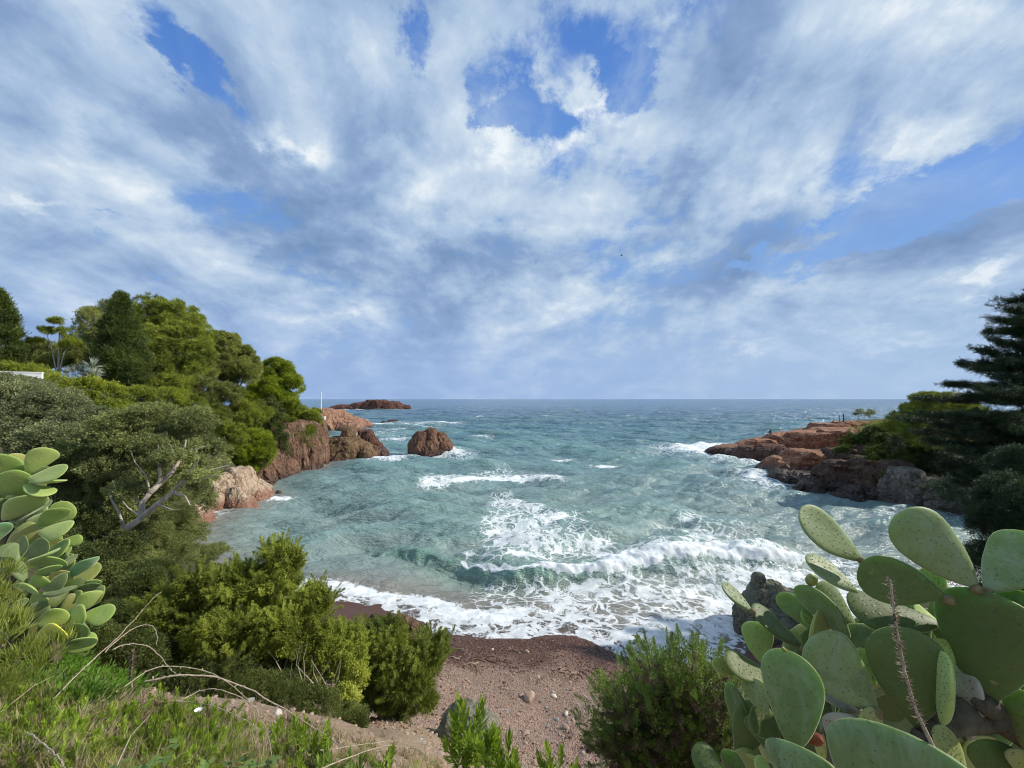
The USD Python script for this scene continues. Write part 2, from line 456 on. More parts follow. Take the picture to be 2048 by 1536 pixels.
def sea_fields(x, y):
    s = shore(x, y)
    rng = np.random.default_rng(11)
    z = np.zeros_like(x)
    deep = smoothstep(-s, 0.5, 9.0)
    for k in range(46):
        lam = 1.3 * 1.095 ** k * rng.uniform(0.9, 1.1)
        if lam > 38: break
        th = -math.pi / 2 + rng.normal(0.18, 0.42)
        kk = 2 * math.pi / lam
        amp = 0.030 * lam ** 0.55
        ph = kk * (x * math.cos(th) + y * math.sin(th)) + rng.uniform(0, 6.28) + 0.8 * (fbm2(x, y, 0.11, 1, k) - 0.5) * 6
        w = np.sin(ph)
        att = 1.0 if lam > 2.4 else 1.0
        far = np.exp(-y * 0.55 / (lam * 60))
        z += amp * (w + 0.28 * np.cos(2 * ph)) * far * att
    z *= 0.12 + 0.88 * deep
    n = lambda f, o, k, sx=1.0: fbm2(sx * x, y, f, o, k)
    froth, lace = np.zeros_like(x), np.zeros_like(x)      # thick white water; thin drifting nets
    # breaker in front of the beach
    n1 = n(0.9, 3, 21)
    h, d = crest(BREAK1, x + 0.25 * (n1 - 0.5), y + 0.9 * (n1 - 0.5), 0.62, 1.8)
    along = smoothstep(x, -11.5, -6.5) * (1 - smoothstep(x, 17, 21))
    z += 0.66 * along * (0.75 + 0.5 * n(0.35, 2, 22)) * h
    face = along * np.where(d < 0.2, np.exp(-(np.minimum(d, 0) / 1.1) ** 2), np.exp(-((d - 0.2) / 0.35) ** 2)) * (1 - smoothstep(x, 4, 9))
    broken = smoothstep(x, -5.0, -1.5) * (1 - smoothstep(x, 17, 20))
    width = 0.12 + 0.50 * smoothstep(x, 0.0, 4.0)
    front = np.where(d < 0, np.exp(-(d / width) ** 2), np.exp(-(d / (0.35 + 0.6 * smoothstep(x, 2, 8))) ** 2))
    froth = np.maximum(froth, broken * front * (0.65 + 0.8 * n(0.9, 3, 26)))
    spray = smoothstep(x, 5.0, 9.0) * (1 - smoothstep(x, 17, 21)) * np.where(d > 0, np.exp(-(d / 2.6) ** 2), 0)
    froth = np.maximum(froth, spray * (0.05 + 0.95 * n(0.7, 4, 34)))
    lace = np.maximum(lace, smoothstep(x, 3.0, 7.0) * (1 - smoothstep(x, 20, 24)) * np.where(d > 0, np.exp(-(d / 4.0) ** 2), 0) * 0.85)
    z += 0.26 * np.minimum(froth, 1) * (n(2.4, 4, 23) - 0.40)
    for line, x0, x1, hh, back in ((BREAK2, -12, 8, 0.30, 3.6), (BREAK3, 12, 19, 0.28, 1.2)):
        h2, d2 = crest(line, x, y + 3.4 * (n(0.22, 3, 24) - 0.5), 0.9, back)
        a2 = smoothstep(x, x0, x0 + 2.5) * (1 - smoothstep(x, x1 - 3, x1))
        z += hh * h2 * a2
        fo = np.where(d2 < 0, np.exp(-(d2 / 0.7) ** 2), np.exp(-(d2 / back) ** 2)) * a2
        froth = np.maximum(froth, fo * (0.02 + 1.12 * n(0.55, 4, 25, 0.6)))
        lace = np.maximum(lace, np.where(d2 < 0, np.exp(-(d2 / 1.0) ** 2), np.exp(-(d2 / (back * 1.6)) ** 2)) * a2 * 0.95)
    # drifting lace left behind the waves, wedge shaped, widening towards the beach
    u = x - (0.9 + 0.05 * (46 - y) - 2.2 * smoothstep(y, 30, 38))
    half = 1.6 + np.clip(38 - y, 0, 14) * 0.36
    wedge = np.exp(-(u / half) ** 4) * smoothstep(y, 21.0, 23.5) * (1 - smoothstep(y, 38, 47))
    lace = np.maximum(lace, wedge * (0.35 + 0.95 * n(0.45, 4, 27)))
    froth = np.maximum(froth, wedge * smoothstep(n(0.6, 4, 41, 0.7), 0.50, 0.72) * 0.62)
    lace = np.maximum(lace, np.exp(-((x - 14) / 5.0) ** 2 - ((y - 27.5) / 4.5) ** 2) * (0.3 + 1.0 * n(0.45, 3, 42)))
    lace = np.maximum(lace, 0.75 * np.exp(-((x + 1) / 6.0) ** 2 - ((y - 52) / 6) ** 2) * (0.3 + n(0.4, 3, 43)))
    # the wash between breaker and beach
    y1 = np.interp(x, BREAK1[:, 0], BREAK1[:, 1])
    wash = smoothstep(x, -6.0, 2.0) * (1 - smoothstep(x, 20, 26)) * (1 - smoothstep(y - y1, -1.2, 0.1))
    lace = np.maximum(lace, wash * (0.42 + 0.85 * n(0.5, 4, 28)))
    belt = smoothstep(s, -3.0 - 1.6 * n(0.4, 2, 31), -1.2) * smoothstep(x, -15, -10) * (1 - smoothstep(x, 14, 26)) * (y < 28)
    lace = np.maximum(lace, belt * (0.62 + 0.55 * n(0.6, 3, 44)))
    band = np.exp(-((s + 1.7 + 0.7 * (n(0.5, 3, 45) - 0.5)) / 0.75) ** 2) * smoothstep(x, -15, -10) * (1 - smoothstep(x, -0.5, 3.5)) * (y < 28)
    froth = np.maximum(froth, band * (0.45 + 0.8 * n(1.1, 4, 46)))
    froth = np.maximum(froth, wash * smoothstep(n(0.42, 4, 47, 0.6), 0.52, 0.75) * 0.6)
    # round the rocks and along the cliffs
    edge = smoothstep(s, -2.3 - 2.2 * n(0.25, 3, 29), -0.2) * ((y > 22) | (x < -12) | (x > 13))
    froth = np.maximum(froth, edge * (0.05 + 0.85 * n(0.35, 4, 30)))
    lace = np.maximum(lace, edge * 0.7)
    for cx, cy, rx, ry, a in SURF:
        r = np.exp(-((x - cx) / rx) ** 2 - ((y - cy) / ry) ** 2)
        froth = np.maximum(froth, a * r * (0.10 + 1.05 * n(0.4, 4, 33, 0.45)))
        lace = np.maximum(lace, a * np.sqrt(r) * 0.75)
    depth = -ground_z(x, y, False)
    return z, np.clip(froth, 0, 1.3), np.clip(lace, 0, 1.2), face, np.clip(depth, -0.5, 20)


SURF = [(-14.0, 71.5, 8.5, 4.5, 1.05), (-10.5, 71, 6.0, 2.2, 0.9), (-23.5, 68, 8, 5.5, 1.1), (-20, 66, 4, 2, 0.9), (-45, 148, 20, 10, 1.05), (-30, 156, 16, 8, 0.9), (-30, 165, 10, 8, 1.0), (-35, 130, 18, 7, 0.75),
        (-30, 95, 8, 20, 0.7), (-42, 108, 9, 12, 0.9), (-140, 376, 52, 10, 1.0), (-178, 380, 14, 12, 0.9), (43, 80, 14, 4.5, 1.25), (36, 76, 10, 7, 1.05), (36, 66, 9, 6, 0.75), (44, 64, 7, 4, 1.0), (33, 51, 4, 7, 0.85), (30, 44, 4, 6, 0.55), (34, 33, 4, 4, 0.8),
        (14, 57, 2.5, .8, 1.1), (8.5, 64, 3.0, 0.7, 0.9), (12, 18.5, 2.2, 1.6, 0.9), (9, 17.5, 3, 2.2, 0.7), (-9, 105, 5, 1.5, 0.9), (-22, 140, 20, 6, 0.5), (-24, 39.5, 2.0, 1.1, 0.9)]


def make_sea_material():
    g = Graph()
    p = g.add('geometry', 'position')
    froth = g.add('attribute', 'fac', attribute='froth')
    net = g.add('attribute', 'fac', attribute='lace')
    facea = g.add('attribute', 'fac', attribute='face')
    depth = g.add('attribute', 'fac', attribute='depth')
    height = g.add('attribute', 'fac', attribute='height')
    sp = g.add('separate_xyz', 'y', _name='seps', vector=p)
    y = ('seps.y',)
    # nets of foam: cell walls that thicken with the lace's density, drawn out along the shore
    wob = g.vmath('subtract', g.noise(p, 0.7, 5, 0.65, out='color'), (0.5, 0.5, 0.5))
    pw = g.vmath('multiply_add', wob, (2.2, 2.2, 0.0), vector3=p)
    pw = g.vmath('multiply', pw, (0.85, 1.0, 0.0))
    c1 = g.add('voronoi_texture', 'distance', feature='distance_to_edge', vector=pw, scale=1.45)
    c2 = g.add('voronoi_texture', 'distance', feature='distance_to_edge', vector=g.vmath('add', pw, (7.3, 2.1, 0)), scale=3.3)
    fine = g.noise(p, 4.5, 6, 0.72)
    mid = g.noise(p, 1.3, 4, 0.6)
    e = g.math('minimum', c1, g.math('multiply_add', g.math('subtract', 1.0, mid), 0.16, c2))
    thr = g.math('multiply_add', g.math('multiply', net, net), 0.20, g.math('multiply_add', fine, 0.12, -0.085))
    lace = g.step(g.math('subtract', thr, e), -0.035, 0.045)
    lace = g.math('multiply', lace, g.step(net, 0.12, 0.5))
    # thick froth: ragged patches, torn at the edges
    rag = g.noise(g.vmath('multiply', p, (1.0, 0.6, 1.0)), 2.6, 7, 0.74)
    thick = g.step(g.math('add', froth, g.math('multiply_add', rag, 1.5, -0.75)), 0.44, 0.62)
    thick = g.math('multiply', thick, g.step(froth, 0.08, 0.25))
    lace = g.math('maximum', g.math('multiply', lace, 0.85), thick)
    # whitecaps of the open sea, long and thin
    far = g.step(y, 50.0, 90.0)
    pc = g.vmath('multiply', p, (0.10, 0.30, 0.0))
    cap = g.noise(pc, 1.0, 6, 0.62)
    cap = g.step(g.math('add', cap, g.math('multiply', height, 0.10)), 0.705, 0.76)
    white = g.math('maximum', lace, g.math('multiply', g.math('multiply', cap, far), 0.8), clamp=True)
    # water colour: stirred brown over the shallows, green in the cove, blue outside
    patch = g.noise(p, 0.10, 3, 0.6)
    dist = g.math('multiply_add', g.math('subtract', patch, 0.5), 40.0, y)
    col = g.add('rgb_ramp', 'color', fac=g.step(dist, 15.0, 260.0, kind='linear'),
                ramp=[(0.0, (0.215, 0.262, 0.242)), (0.08, (0.165, 0.236, 0.228)), (0.20, (0.115, 0.208, 0.226)), (0.5, (0.072, 0.168, 0.215)), (1.0, (0.058, 0.124, 0.188))])
    sh = g.step(g.math('multiply_add', g.math('subtract', g.noise(p, 0.45, 3, 0.6), 0.5), 1.0, depth), 1.7, 0.05)
    col = g.mix(g.math('multiply', sh, 0.75), col, (0.190, 0.160, 0.135))
    col = g.mix(g.math('multiply', facea, 0.65), col, (0.105, 0.225, 0.170))
    col = g.mix(g.math('multiply', g.step(height, 0.12, 0.55), 0.35), col, (0.150, 0.290, 0.265))
    # ripples
    r1 = g.noise(g.vmath('multiply', p, (0.5, 1.0, 1.0)), 1.35, 5, 0.60, distortion=0.15)
    r2 = g.noise(g.vmath('multiply', p, (0.07, 0.16, 1.0)), 1.0, 5, 0.62)
    h = g.math('multiply_add', r2, g.step(y, 40.0, 160.0, 0.0, 5.0), g.math('multiply', r1, 0.62))
    nb = g.add('bump', 'normal', height=h, strength=0.85, distance=1.0)
    water = g.add('principled_bsdf', 'BSDF', base_color=col, roughness=0.16, ior=1.333, normal=nb, specular_ior_level=0.5)
    nf = g.add('bump', 'normal', height=g.math('multiply_add', fine, 0.6, lace), strength=0.5, distance=0.08)
    foamy = g.add('principled_bsdf', 'BSDF', base_color=g.mix(g.step(g.noise(p, 1.7, 5, 0.7), 0.35, 0.65), (0.50, 0.55, 0.58), (0.78, 0.81, 0.83)), roughness=0.9, normal=nf, specular_ior_level=0.1)
    clear = g.add('transparent_bsdf', 'BSDF')
    wat = g.add('mix_closure', 'closure', fac=g.step(depth, 0.0, 0.34, 0.25, 1.0), closure1=clear, closure2=water)
    s = g.add('mix_closure', 'closure', fac=g.math('multiply', white, 0.93), closure1=wat, closure2=foamy)
    return g.build('sea_water', s)


def make_sea():
    t = np.concatenate([np.linspace(0, 0.86, 1020)[:-1], np.linspace(0.86, 0.9995, 200)])
    ys = 11.5 / (1 - t)                                  # rows close in near the beach, spread out to sea
    fx = np.concatenate([np.linspace(-4.0, -1.55, 40)[:-1], np.linspace(-1.55, 1.55, 900), np.linspace(1.55, 4.0, 40)[1:]])
    ys = np.concatenate([ys, [40000.0, 90000.0]])
    Y = np.repeat(ys[:, None], len(fx), 1)
    X = fx[None, :] * (Y + 2.0)
    x, y = X.ravel(), Y.ravel()
    z, froth, lace, face, depth = [np.zeros(len(x)) for _ in range(4)] + [np.full(len(x), 20.0)]
    near = y < 600
    z[near], froth[near], lace[near], face[near], depth[near] = sea_fields(x[near], y[near])
    v = np.stack([x, y, z], 1)
    q = grid_faces(len(ys), len(fx))[:, ::-1]
    # leave out what lies deep inside the land
    inside = shore(x, y) > 3.0
    inside &= (np.abs(x) < 128) & (y < 188)
    q = q[~inside[q].all(1)]
    u, inv = np.unique(q.ravel(), return_inverse=True)
    m = usdkit.mesh(stage, '/World/sea', (v[u], inv.reshape(q.shape)), make_sea_material(), smooth=True)
    for name, a in (('froth', froth), ('lace', lace), ('face', face), ('depth', depth), ('height', z)):
        UsdGeom.PrimvarsAPI(m).CreatePrimvar(name, Sdf.ValueTypeNames.FloatArray, 'vertex').Set(Vt.FloatArray.FromNumpy(a[u].astype(np.float32)))
    tag(m, kind='structure')


make_sea()

# ------------------------------------------------------------------ rock
def rock_material(name, stops, wet=(0.055, 0.030, 0.022), wet_to=1.0, lichen=None, streak=(1.0, 1.0, 0.25), scale=1.0, wetness=0.85, top=None):
    g = Graph()
    p = g.add('geometry', 'position')
    ps = g.vmath('multiply', p, streak)
    n = g.noise(ps, 0.55 * scale, 7, 0.66, distortion=0.6)
    f = g.noise(ps, 3.2 * scale, 6, 0.7)
    col = g.add('rgb_ramp', 'color', fac=n, ramp=stops)
    col = g.mix(0.55, col, g.add('rgb_ramp', 'color', fac=f, ramp=[(0.25, tuple(0.35 * c for c in stops[0][1])), (0.5, stops[1][1]), (0.8, tuple(min(1.3 * c, 0.6) for c in stops[-1][1]))]))
    crack = g.add('voronoi_texture', 'distance', feature='distance_to_edge', vector=g.vmath('multiply_add', g.noise(p, 0.9 * scale, 3, 0.6, out='color'), (1.1, 1.1, 1.1), vector3=ps), scale=0.9 * scale)
    ck = g.step(crack, 0.0, 0.05)
    col = g.mix(g.math('multiply', g.math('subtract', 1.0, ck), 0.55), col, (0.02, 0.014, 0.011))
    if lichen:
        k = g.step(g.noise(p, 1.1 * scale, 6, 0.7), 0.54, 0.66)
        col = g.mix(g.math('multiply', k, 0.7), col, lichen)
    s = g.add('separate_xyz', 'z', _name='sepz', vector=p)
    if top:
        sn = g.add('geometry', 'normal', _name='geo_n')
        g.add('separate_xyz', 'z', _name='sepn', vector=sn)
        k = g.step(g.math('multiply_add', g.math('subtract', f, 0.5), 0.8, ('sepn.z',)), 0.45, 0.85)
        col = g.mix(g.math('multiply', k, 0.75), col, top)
    w = g.step(g.math('multiply_add', g.math('subtract', n, 0.5), 1.6 * wet_to, ('sepz.z',)), wet_to * 1.25, wet_to * 0.35)
    col = g.mix(g.math('multiply', w, wetness), col, wet)
    h = g.math('multiply_add', f, 0.6, g.math('multiply_add', n, 1.2, g.math('multiply', ck, 0.35)))
    b = g.add('bump', 'normal', height=h, strength=0.85, distance=0.22 / scale)
    return g.build(name, g.add('principled_bsdf', 'BSDF', base_color=col, roughness=g.step(w, 0, 1, 0.92, 0.5), normal=b, specular_ior_level=0.3))


red_rock = rock_material('red_rock', [(0.28, (0.040, 0.020, 0.014)), (0.5, (0.115, 0.058, 0.038)), (0.68, (0.22, 0.128, 0.080))], lichen=(0.22, 0.155, 0.07), wet=(0.06, 0.028, 0.021))
dark_red_rock = rock_material('dark_red_rock', [(0.28, (0.040, 0.020, 0.016)), (0.5, (0.090, 0.042, 0.030)), (0.68, (0.150, 0.072, 0.050))], wet_to=1.6)
ochre_rock = rock_material('ochre_rock', [(0.28, (0.050, 0.032, 0.017)), (0.5, (0.125, 0.080, 0.042)), (0.68, (0.225, 0.150, 0.085))], lichen=(0.12, 0.06, 0.038), wet=(0.085, 0.045, 0.03), wet_to=0.8)
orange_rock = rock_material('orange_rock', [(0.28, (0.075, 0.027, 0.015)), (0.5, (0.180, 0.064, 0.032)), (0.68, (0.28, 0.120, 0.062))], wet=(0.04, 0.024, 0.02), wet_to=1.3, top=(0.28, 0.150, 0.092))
promontory_rock = rock_material('promontory_rock', [(0.28, (0.11, 0.050, 0.032)), (0.5, (0.25, 0.135, 0.088)), (0.68, (0.40, 0.26, 0.18))], wet=(0.07, 0.034, 0.025), wet_to=1.4, scale=0.7)
cliff_rock = rock_material('cliff_rock', [(0.28, (0.048, 0.023, 0.015)), (0.5, (0.125, 0.068, 0.044)), (0.68, (0.250, 0.160, 0.108))], streak=(1, 1, 0.16), lichen=(0.20, 0.17, 0.10))
pale_rock = rock_material('pale_rock', [(0.28, (0.17, 0.100, 0.062)), (0.48, (0.33, 0.240, 0.165)), (0.68, (0.46, 0.385, 0.285))], streak=(1, 1, 0.3), lichen=(0.36, 0.34, 0.29), wet=(0.19, 0.083, 0.055), wet_to=0.9, scale=1.3)
shade_darkened_rock = rock_material('shade_darkened_rock', [(0.28, (0.016, 0.009, 0.006)), (0.5, (0.050, 0.025, 0.016)), (0.68, (0.115, 0.066, 0.042))], wet=(0.022, 0.017, 0.014), wet_to=1.2, lichen=(0.085, 0.075, 0.035))  # the shade on the right cliff is put into these darkened colours
grey_rock = rock_material('grey_rock', [(0.28, (0.030, 0.025, 0.019)), (0.5, (0.095, 0.082, 0.064)), (0.7, (0.25, 0.222, 0.182))], wet=(0.05, 0.042, 0.035), wet_to=1.0, lichen=(0.09, 0.09, 0.045))
green_rock = rock_material('green_rock', [(0.28, (0.055, 0.058, 0.038)), (0.5, (0.115, 0.118, 0.083)), (0.7, (0.20, 0.20, 0.15))], wet=(0.05, 0.05, 0.036), wet_to=0.3, scale=2.2)
mossy_rock = rock_material('mossy_rock', [(0.28, (0.085, 0.085, 0.055)), (0.5, (0.17, 0.165, 0.12)), (0.7, (0.28, 0.27, 0.21))], wet_to=0.01, lichen=(0.13, 0.15, 0.06), scale=3.0)


def chunk(rng, px, pt, pb, hw, y, hd, rough=0.22, lean=(0, 0), yaw=0.0, n=9, taper=(1.12, 1.0, 0.82, 0.42)):
    """One angular block: seen from py=pt (top) to pb (foot) about column px, hw pixels half wide, at depth y, hd metres half deep."""
    c = at(px, pb, y); z1 = at(px, pt, y)[2]; z0 = c[2]
    rx = hw * y / F
    pts = []
    for t, r in zip((-0.12, 0.35, 0.72, 1.0), taper):
        for a in np.arange(n) / n * 2 * np.pi + rng.uniform(0, 1):
            k = r * (1 + rng.normal(0, rough))
            k = min(k, r * 1.3)
            dx, dy = rx * k * math.cos(a), hd * k * math.sin(a)
            cx, sx = math.cos(yaw), math.sin(yaw)
            pts.append((c[0] + dx * cx - dy * sx + lean[0] * t * (z1 - z0), c[1] + dx * sx + dy * cx + lean[1] * t * (z1 - z0), z0 + (t + (rng.normal(0, 0.05) if 0 < t < 1 else 0)) * (z1 - z0)))
    return m3.Manifold.hull_points(np.array(pts))


def ridge(p, seed):
    return 1 - np.abs(2 * meshkit.fbm(p, 4, seed) - 1)


def rock_mesh(chunks, length, amp, freq, seed, strata=(1, 1, 0.3)):
    m = m3.Manifold.batch_boolean(chunks, m3.OpType.Add)
    m = m.refine_to_length(length).to_mesh()
    v, f = np.array(m.vert_properties[:, :3], float), np.array(m.tri_verts)
    t = trimesh.Trimesh(v, f, process=False)
    n = np.zeros_like(v)
    for k in range(3):
        np.add.at(n, f[:, k], t.face_normals * t.area_faces[:, None])
    n /= np.linalg.norm(n, axis=1, keepdims=True) + 1e-12
    n = trimesh.smoothing.filter_laplacian(trimesh.Trimesh(n, f, process=False), iterations=2).vertices if len(v) < 60000 else n
    turn = trimesh.transformations.euler_matrix(.5, .4, .8)[:3, :3]
    q = (v * np.array(strata) * freq) @ turn.T
    w = q + (meshkit.fbm(q * 0.8 + 11.3, 2, seed + 3) - 0.5)[:, None] * 1.2
    d = (ridge(w, seed) - 0.62) * 1.2 + (ridge(w * 2.7, seed + 5) - 0.62) * 0.65 + (ridge((v * freq * 6) @ turn, seed + 9) - 0.6) * 0.3
    return v + np.asarray(n) * (d * amp)[:, None], f


def rock(name, label, specs, length, amp, freq, seed, mat, group=None, strata=(1, 1, 0.3), category='rock'):
    rng = np.random.default_rng(seed)
    return solid(name, rock_mesh([chunk(rng, **s) for s in specs], length, amp, freq, seed, strata), mat, label, category, group, smooth=14)


def S(px, pt, pb, hw, y, hd, **k):
    return dict(px=px, pt=pt, pb=pb, hw=hw, y=y, hd=hd, **k)


# out at sea
rock('islet', 'long low dark red rock island out at sea below the horizon',
     [S(690, 812, 818.5, 28, 385, 8), S(722, 807.5, 818.5, 24, 387, 9), S(752, 802.5, 819, 26, 385, 10, taper=(1.1, 1, .9, .7)), S(783, 805, 819, 22, 386, 9, taper=(1.1, 1, .9, .6)), S(806, 812, 818.5, 17, 388, 7), S(740, 806, 819, 40, 390, 8)],
     1.6, 2.2, 0.16, 3, dark_red_rock, category='island')
rock('promontory', 'reddish rocky point with the white mast at its left end',
     [S(655, 824, 860, 26, 122, 8, taper=(1.1, 1, .95, .8)), S(680, 830, 861, 24, 126, 7, taper=(1.1, 1, .9, .6)), S(702, 838, 860, 22, 128, 6), S(722, 845, 858, 15, 132, 5), S(640, 820, 850, 24, 135, 9, taper=(1.1, 1, .9, .7)), S(690, 845, 863, 30, 121, 4),
      S(600, 826, 855, 40, 128, 10)],
     0.7, 1.1, 0.36, 5, promontory_rock, category='headland')
for i, (px, pt, pb, hw, y, what) in enumerate([(786, 839.5, 845.5, 10, 160, 'low dark rock awash in surf, the widest beyond the sea stacks'), (768, 842.5, 846, 5, 158, 'small dark rock awash just left of the widest surf rock'),
                                               (745, 852, 856, 7, 136, 'low dark rock awash off the tip of the reddish point'), (733, 843, 849, 7, 150, 'small rock touching the far end of the reddish point')]):
    rock('surf_rock', what, [S(px, pt, pb + 2, hw, y, hw * y / F * .6), S(px + hw * .5, (pt + pb) / 2, pb + 2, hw * .6, y, hw * y / F * .5)], 0.5, 0.4, 0.6, 40 + i, dark_red_rock, group='rocks awash in the surf')
rock('sea_stack', 'large ochre brown rock with a square block on top, against the left cliff',
     [S(688, 877, 917, 42, 66, 3.4, taper=(1.1, 1.02, .9, .55)), S(664, 893, 917, 26, 65, 2.6), S(716, 884, 918, 26, 66.5, 2.8), S(697, 857, 885, 11.5, 66.5, 1.2, taper=(1.0, 1.0, .95, .75), rough=.08), S(735, 897, 916, 14, 65.5, 2)],
     0.30, 0.55, 0.7, 7, ochre_rock, strata=(1, 1, .5))
rock('rock_fin', 'jagged dark brown rock tower stepping down into the surf',
     [S(733, 862, 905, 13, 70, 1.8, taper=(1.1, 1, .95, .8)), S(747, 876, 906, 12, 69.5, 1.7), S(757, 888, 907, 9, 69, 1.5), S(766, 897, 908, 7, 68.5, 1.2), S(744, 893, 911, 17, 67.5, 1.3)],
     0.3, 0.45, 0.8, 8, dark_red_rock, strata=(1, 1, .4))
rock('sea_stack', 'isolated brown rock with a split top standing in the open water',
     [S(843, 866, 903, 18, 72, 2.2, taper=(1.15, 1.0, .85, .6)), S(860, 859, 904, 13, 72.5, 2.0, taper=(1.1, 1.0, .85, .5), lean=(0.08, 0)), S(882, 867, 900, 11, 73, 1.8, taper=(1.25, 1.0, .7, .35)), S(894, 877, 896, 7, 73.5, 1.3), S(852, 884, 906, 20, 70.8, 1.4), S(872, 878, 903, 12, 72, 1.4)],
     0.28, 0.60, 0.75, 9, red_rock, strata=(1, 1, .35))
# left side of the cove
rock('cliff', 'brown cliff of upright ribs at the tip of the left headland',
     [S(630, 846, 930, 12, 58.5, 2.4, taper=(1.1, 1.0, .95, .85), lean=(.0, .03)), S(610, 846, 940, 16, 56.5, 2.4, taper=(1.1, 1, .95, .8)), S(588, 850, 945, 18, 54.5, 2.6, taper=(1.15, 1, .9, .7)), S(566, 862, 950, 18, 52.5, 2.6, taper=(1.15, 1, .9, .7)),
      S(545, 880, 952, 18, 51, 2.6), S(622, 872, 940, 14, 55.8, 1.0, lean=(-.05, .12)), S(600, 880, 944, 12, 54.2, 1.0, lean=(-.05, .15)), S(636, 850, 925, 7, 61, 2.0), S(596, 850, 935, 36, 61, 4.5, taper=(1, 1, .95, .6))],
     0.28, 0.75, 0.7, 12, cliff_rock, strata=(1.3, 1.3, .22), category='cliff')
rock('cliff', 'low red brown cliff with slanting cracks under the bright round pine',
     [S(575, 925, 958, 14, 50, 1.8), S(556, 912, 962, 17, 48.5, 2.0, lean=(-.1, 0)), S(535, 918, 965, 17, 46.8, 2.0, lean=(-.15, .1)), S(515, 930, 966, 15, 45.5, 1.8), S(498, 940, 966, 14, 44.8, 1.8), S(545, 900, 950, 30, 50.5, 2.6)],
     0.24, 0.6, 0.85, 13, cliff_rock, strata=(1.5, 1.5, .3), category='cliff')
rng = np.random.default_rng(14)
_pale = m3.Manifold.batch_boolean([chunk(rng, **s) for s in
    [S(478, 938, 1038, 32, 38.5, 2.2, taper=(1.1, 1.05, .85, .4)), S(450, 950, 1046, 24, 37, 2.2), S(508, 965, 1028, 22, 39.5, 2.0, taper=(1.2, 1.0, .75, .4)), S(528, 983, 1012, 15, 40, 1.4), S(430, 975, 1050, 22, 36, 2.2), S(475, 975, 1044, 36, 36.6, 1.2)]], m3.OpType.Add)
_hole = m3.Manifold.sphere(0.42, 16).scale((1.15, 2.2, 0.85)).translate(tuple(at(461, 960, 36.2)))
solid('pale_boulder', rock_mesh([_pale - _hole], 0.24, 0.42, 0.75, 14, (1, 1, .45)), pale_rock, 'pale pink and grey boulder with a dark round hole in it', 'boulder', smooth=14)
rock('boulder', 'pale orange boulder half hidden under the grey trunked tree', [S(372, 1012, 1050, 26, 31.5, 1.5), S(395, 1022, 1052, 18, 31.5, 1.3), S(345, 1005, 1060, 26, 30, 1.4)], 0.22, 0.35, 0.9, 15, pale_rock)
for i, (px, pt, pb, hw, y, wh) in enumerate([(352, 1134, 1160, 18, 21.5, 'red rock at the water, just above the yellow green bush'), (404, 1058, 1067, 7, 30.6, 'small wet dark red stone in the wash by the left bank'), (557, 982, 988, 4, 41.5, 'small dark stone in the foam off the pale boulder')]):
    rock('shore_rock', wh, [S(px, pt, pb + 3, hw, y, hw * y / F * .8), S(px + hw * .6, pt + (pb - pt) * .4, pb + 3, hw * .7, y, hw * y / F * .6)], 0.14, 0.15, 1.2, 60 + i, red_rock if i == 0 else dark_red_rock)
# right headland
rock('rock_slab', 'long low reddish brown rock slab sloping into surf below the angler',
     [S(1470, 893, 904, 40, 74, 2.6, taper=(1.1, 1, .9, .5)), S(1520, 880, 907, 48, 75, 3.2, taper=(1.1, 1, .92, .6)), S(1575, 872, 905, 50, 75, 3.6, taper=(1.1, 1, .95, .75)), S(1630, 866, 912, 50, 73, 4.0, taper=(1.1, 1, .95, .8)), S(1690, 862, 915, 50, 72, 4.5, taper=(1.1, 1, .95, .85)), S(1600, 868, 890, 60, 80, 4, taper=(1, 1, .95, .8)), S(1680, 858, 890, 60, 80, 5, taper=(1, 1, .95, .8))],
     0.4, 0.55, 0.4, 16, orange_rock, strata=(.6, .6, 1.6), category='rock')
rock('rock_knoll', 'rounded brown rock rise under the fence post on the right headland',
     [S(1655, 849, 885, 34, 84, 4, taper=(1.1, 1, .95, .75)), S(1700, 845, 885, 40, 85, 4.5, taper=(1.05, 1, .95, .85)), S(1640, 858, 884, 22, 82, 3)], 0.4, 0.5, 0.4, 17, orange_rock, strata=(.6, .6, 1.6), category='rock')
rock('rock_ledge', 'dark red brown ledge in the surf in front of the sloping slab',
     [S(1500, 893, 913, 30, 69, 1.8, taper=(1.1, 1, .92, .7)), S(1535, 891, 917, 28, 67.5, 2.0, taper=(1.1, 1, .95, .75)), S(1555, 893, 918, 18, 66.5, 1.8), S(1470, 898, 908, 20, 70.5, 1.5)], 0.3, 0.4, 0.55, 18, dark_red_rock, strata=(.6, .6, 1.5))
rock('orange_boulder', 'big rounded orange red rock with a dark wet foot, right of the cove mouth',
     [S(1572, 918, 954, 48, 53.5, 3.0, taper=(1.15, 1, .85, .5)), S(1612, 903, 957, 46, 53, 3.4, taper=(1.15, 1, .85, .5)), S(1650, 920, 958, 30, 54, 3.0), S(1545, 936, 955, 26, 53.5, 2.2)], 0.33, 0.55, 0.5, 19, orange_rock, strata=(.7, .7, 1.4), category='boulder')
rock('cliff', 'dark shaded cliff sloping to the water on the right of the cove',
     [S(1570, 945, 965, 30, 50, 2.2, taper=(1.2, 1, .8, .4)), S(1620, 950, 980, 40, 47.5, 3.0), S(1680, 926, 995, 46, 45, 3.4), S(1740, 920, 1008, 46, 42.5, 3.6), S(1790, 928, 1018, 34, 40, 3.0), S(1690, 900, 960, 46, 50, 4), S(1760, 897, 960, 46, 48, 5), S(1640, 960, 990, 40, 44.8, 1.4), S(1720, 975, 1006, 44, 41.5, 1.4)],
     0.25, 0.62, 0.8, 20, shade_darkened_rock, strata=(.45, .45, 2.2), category='cliff')
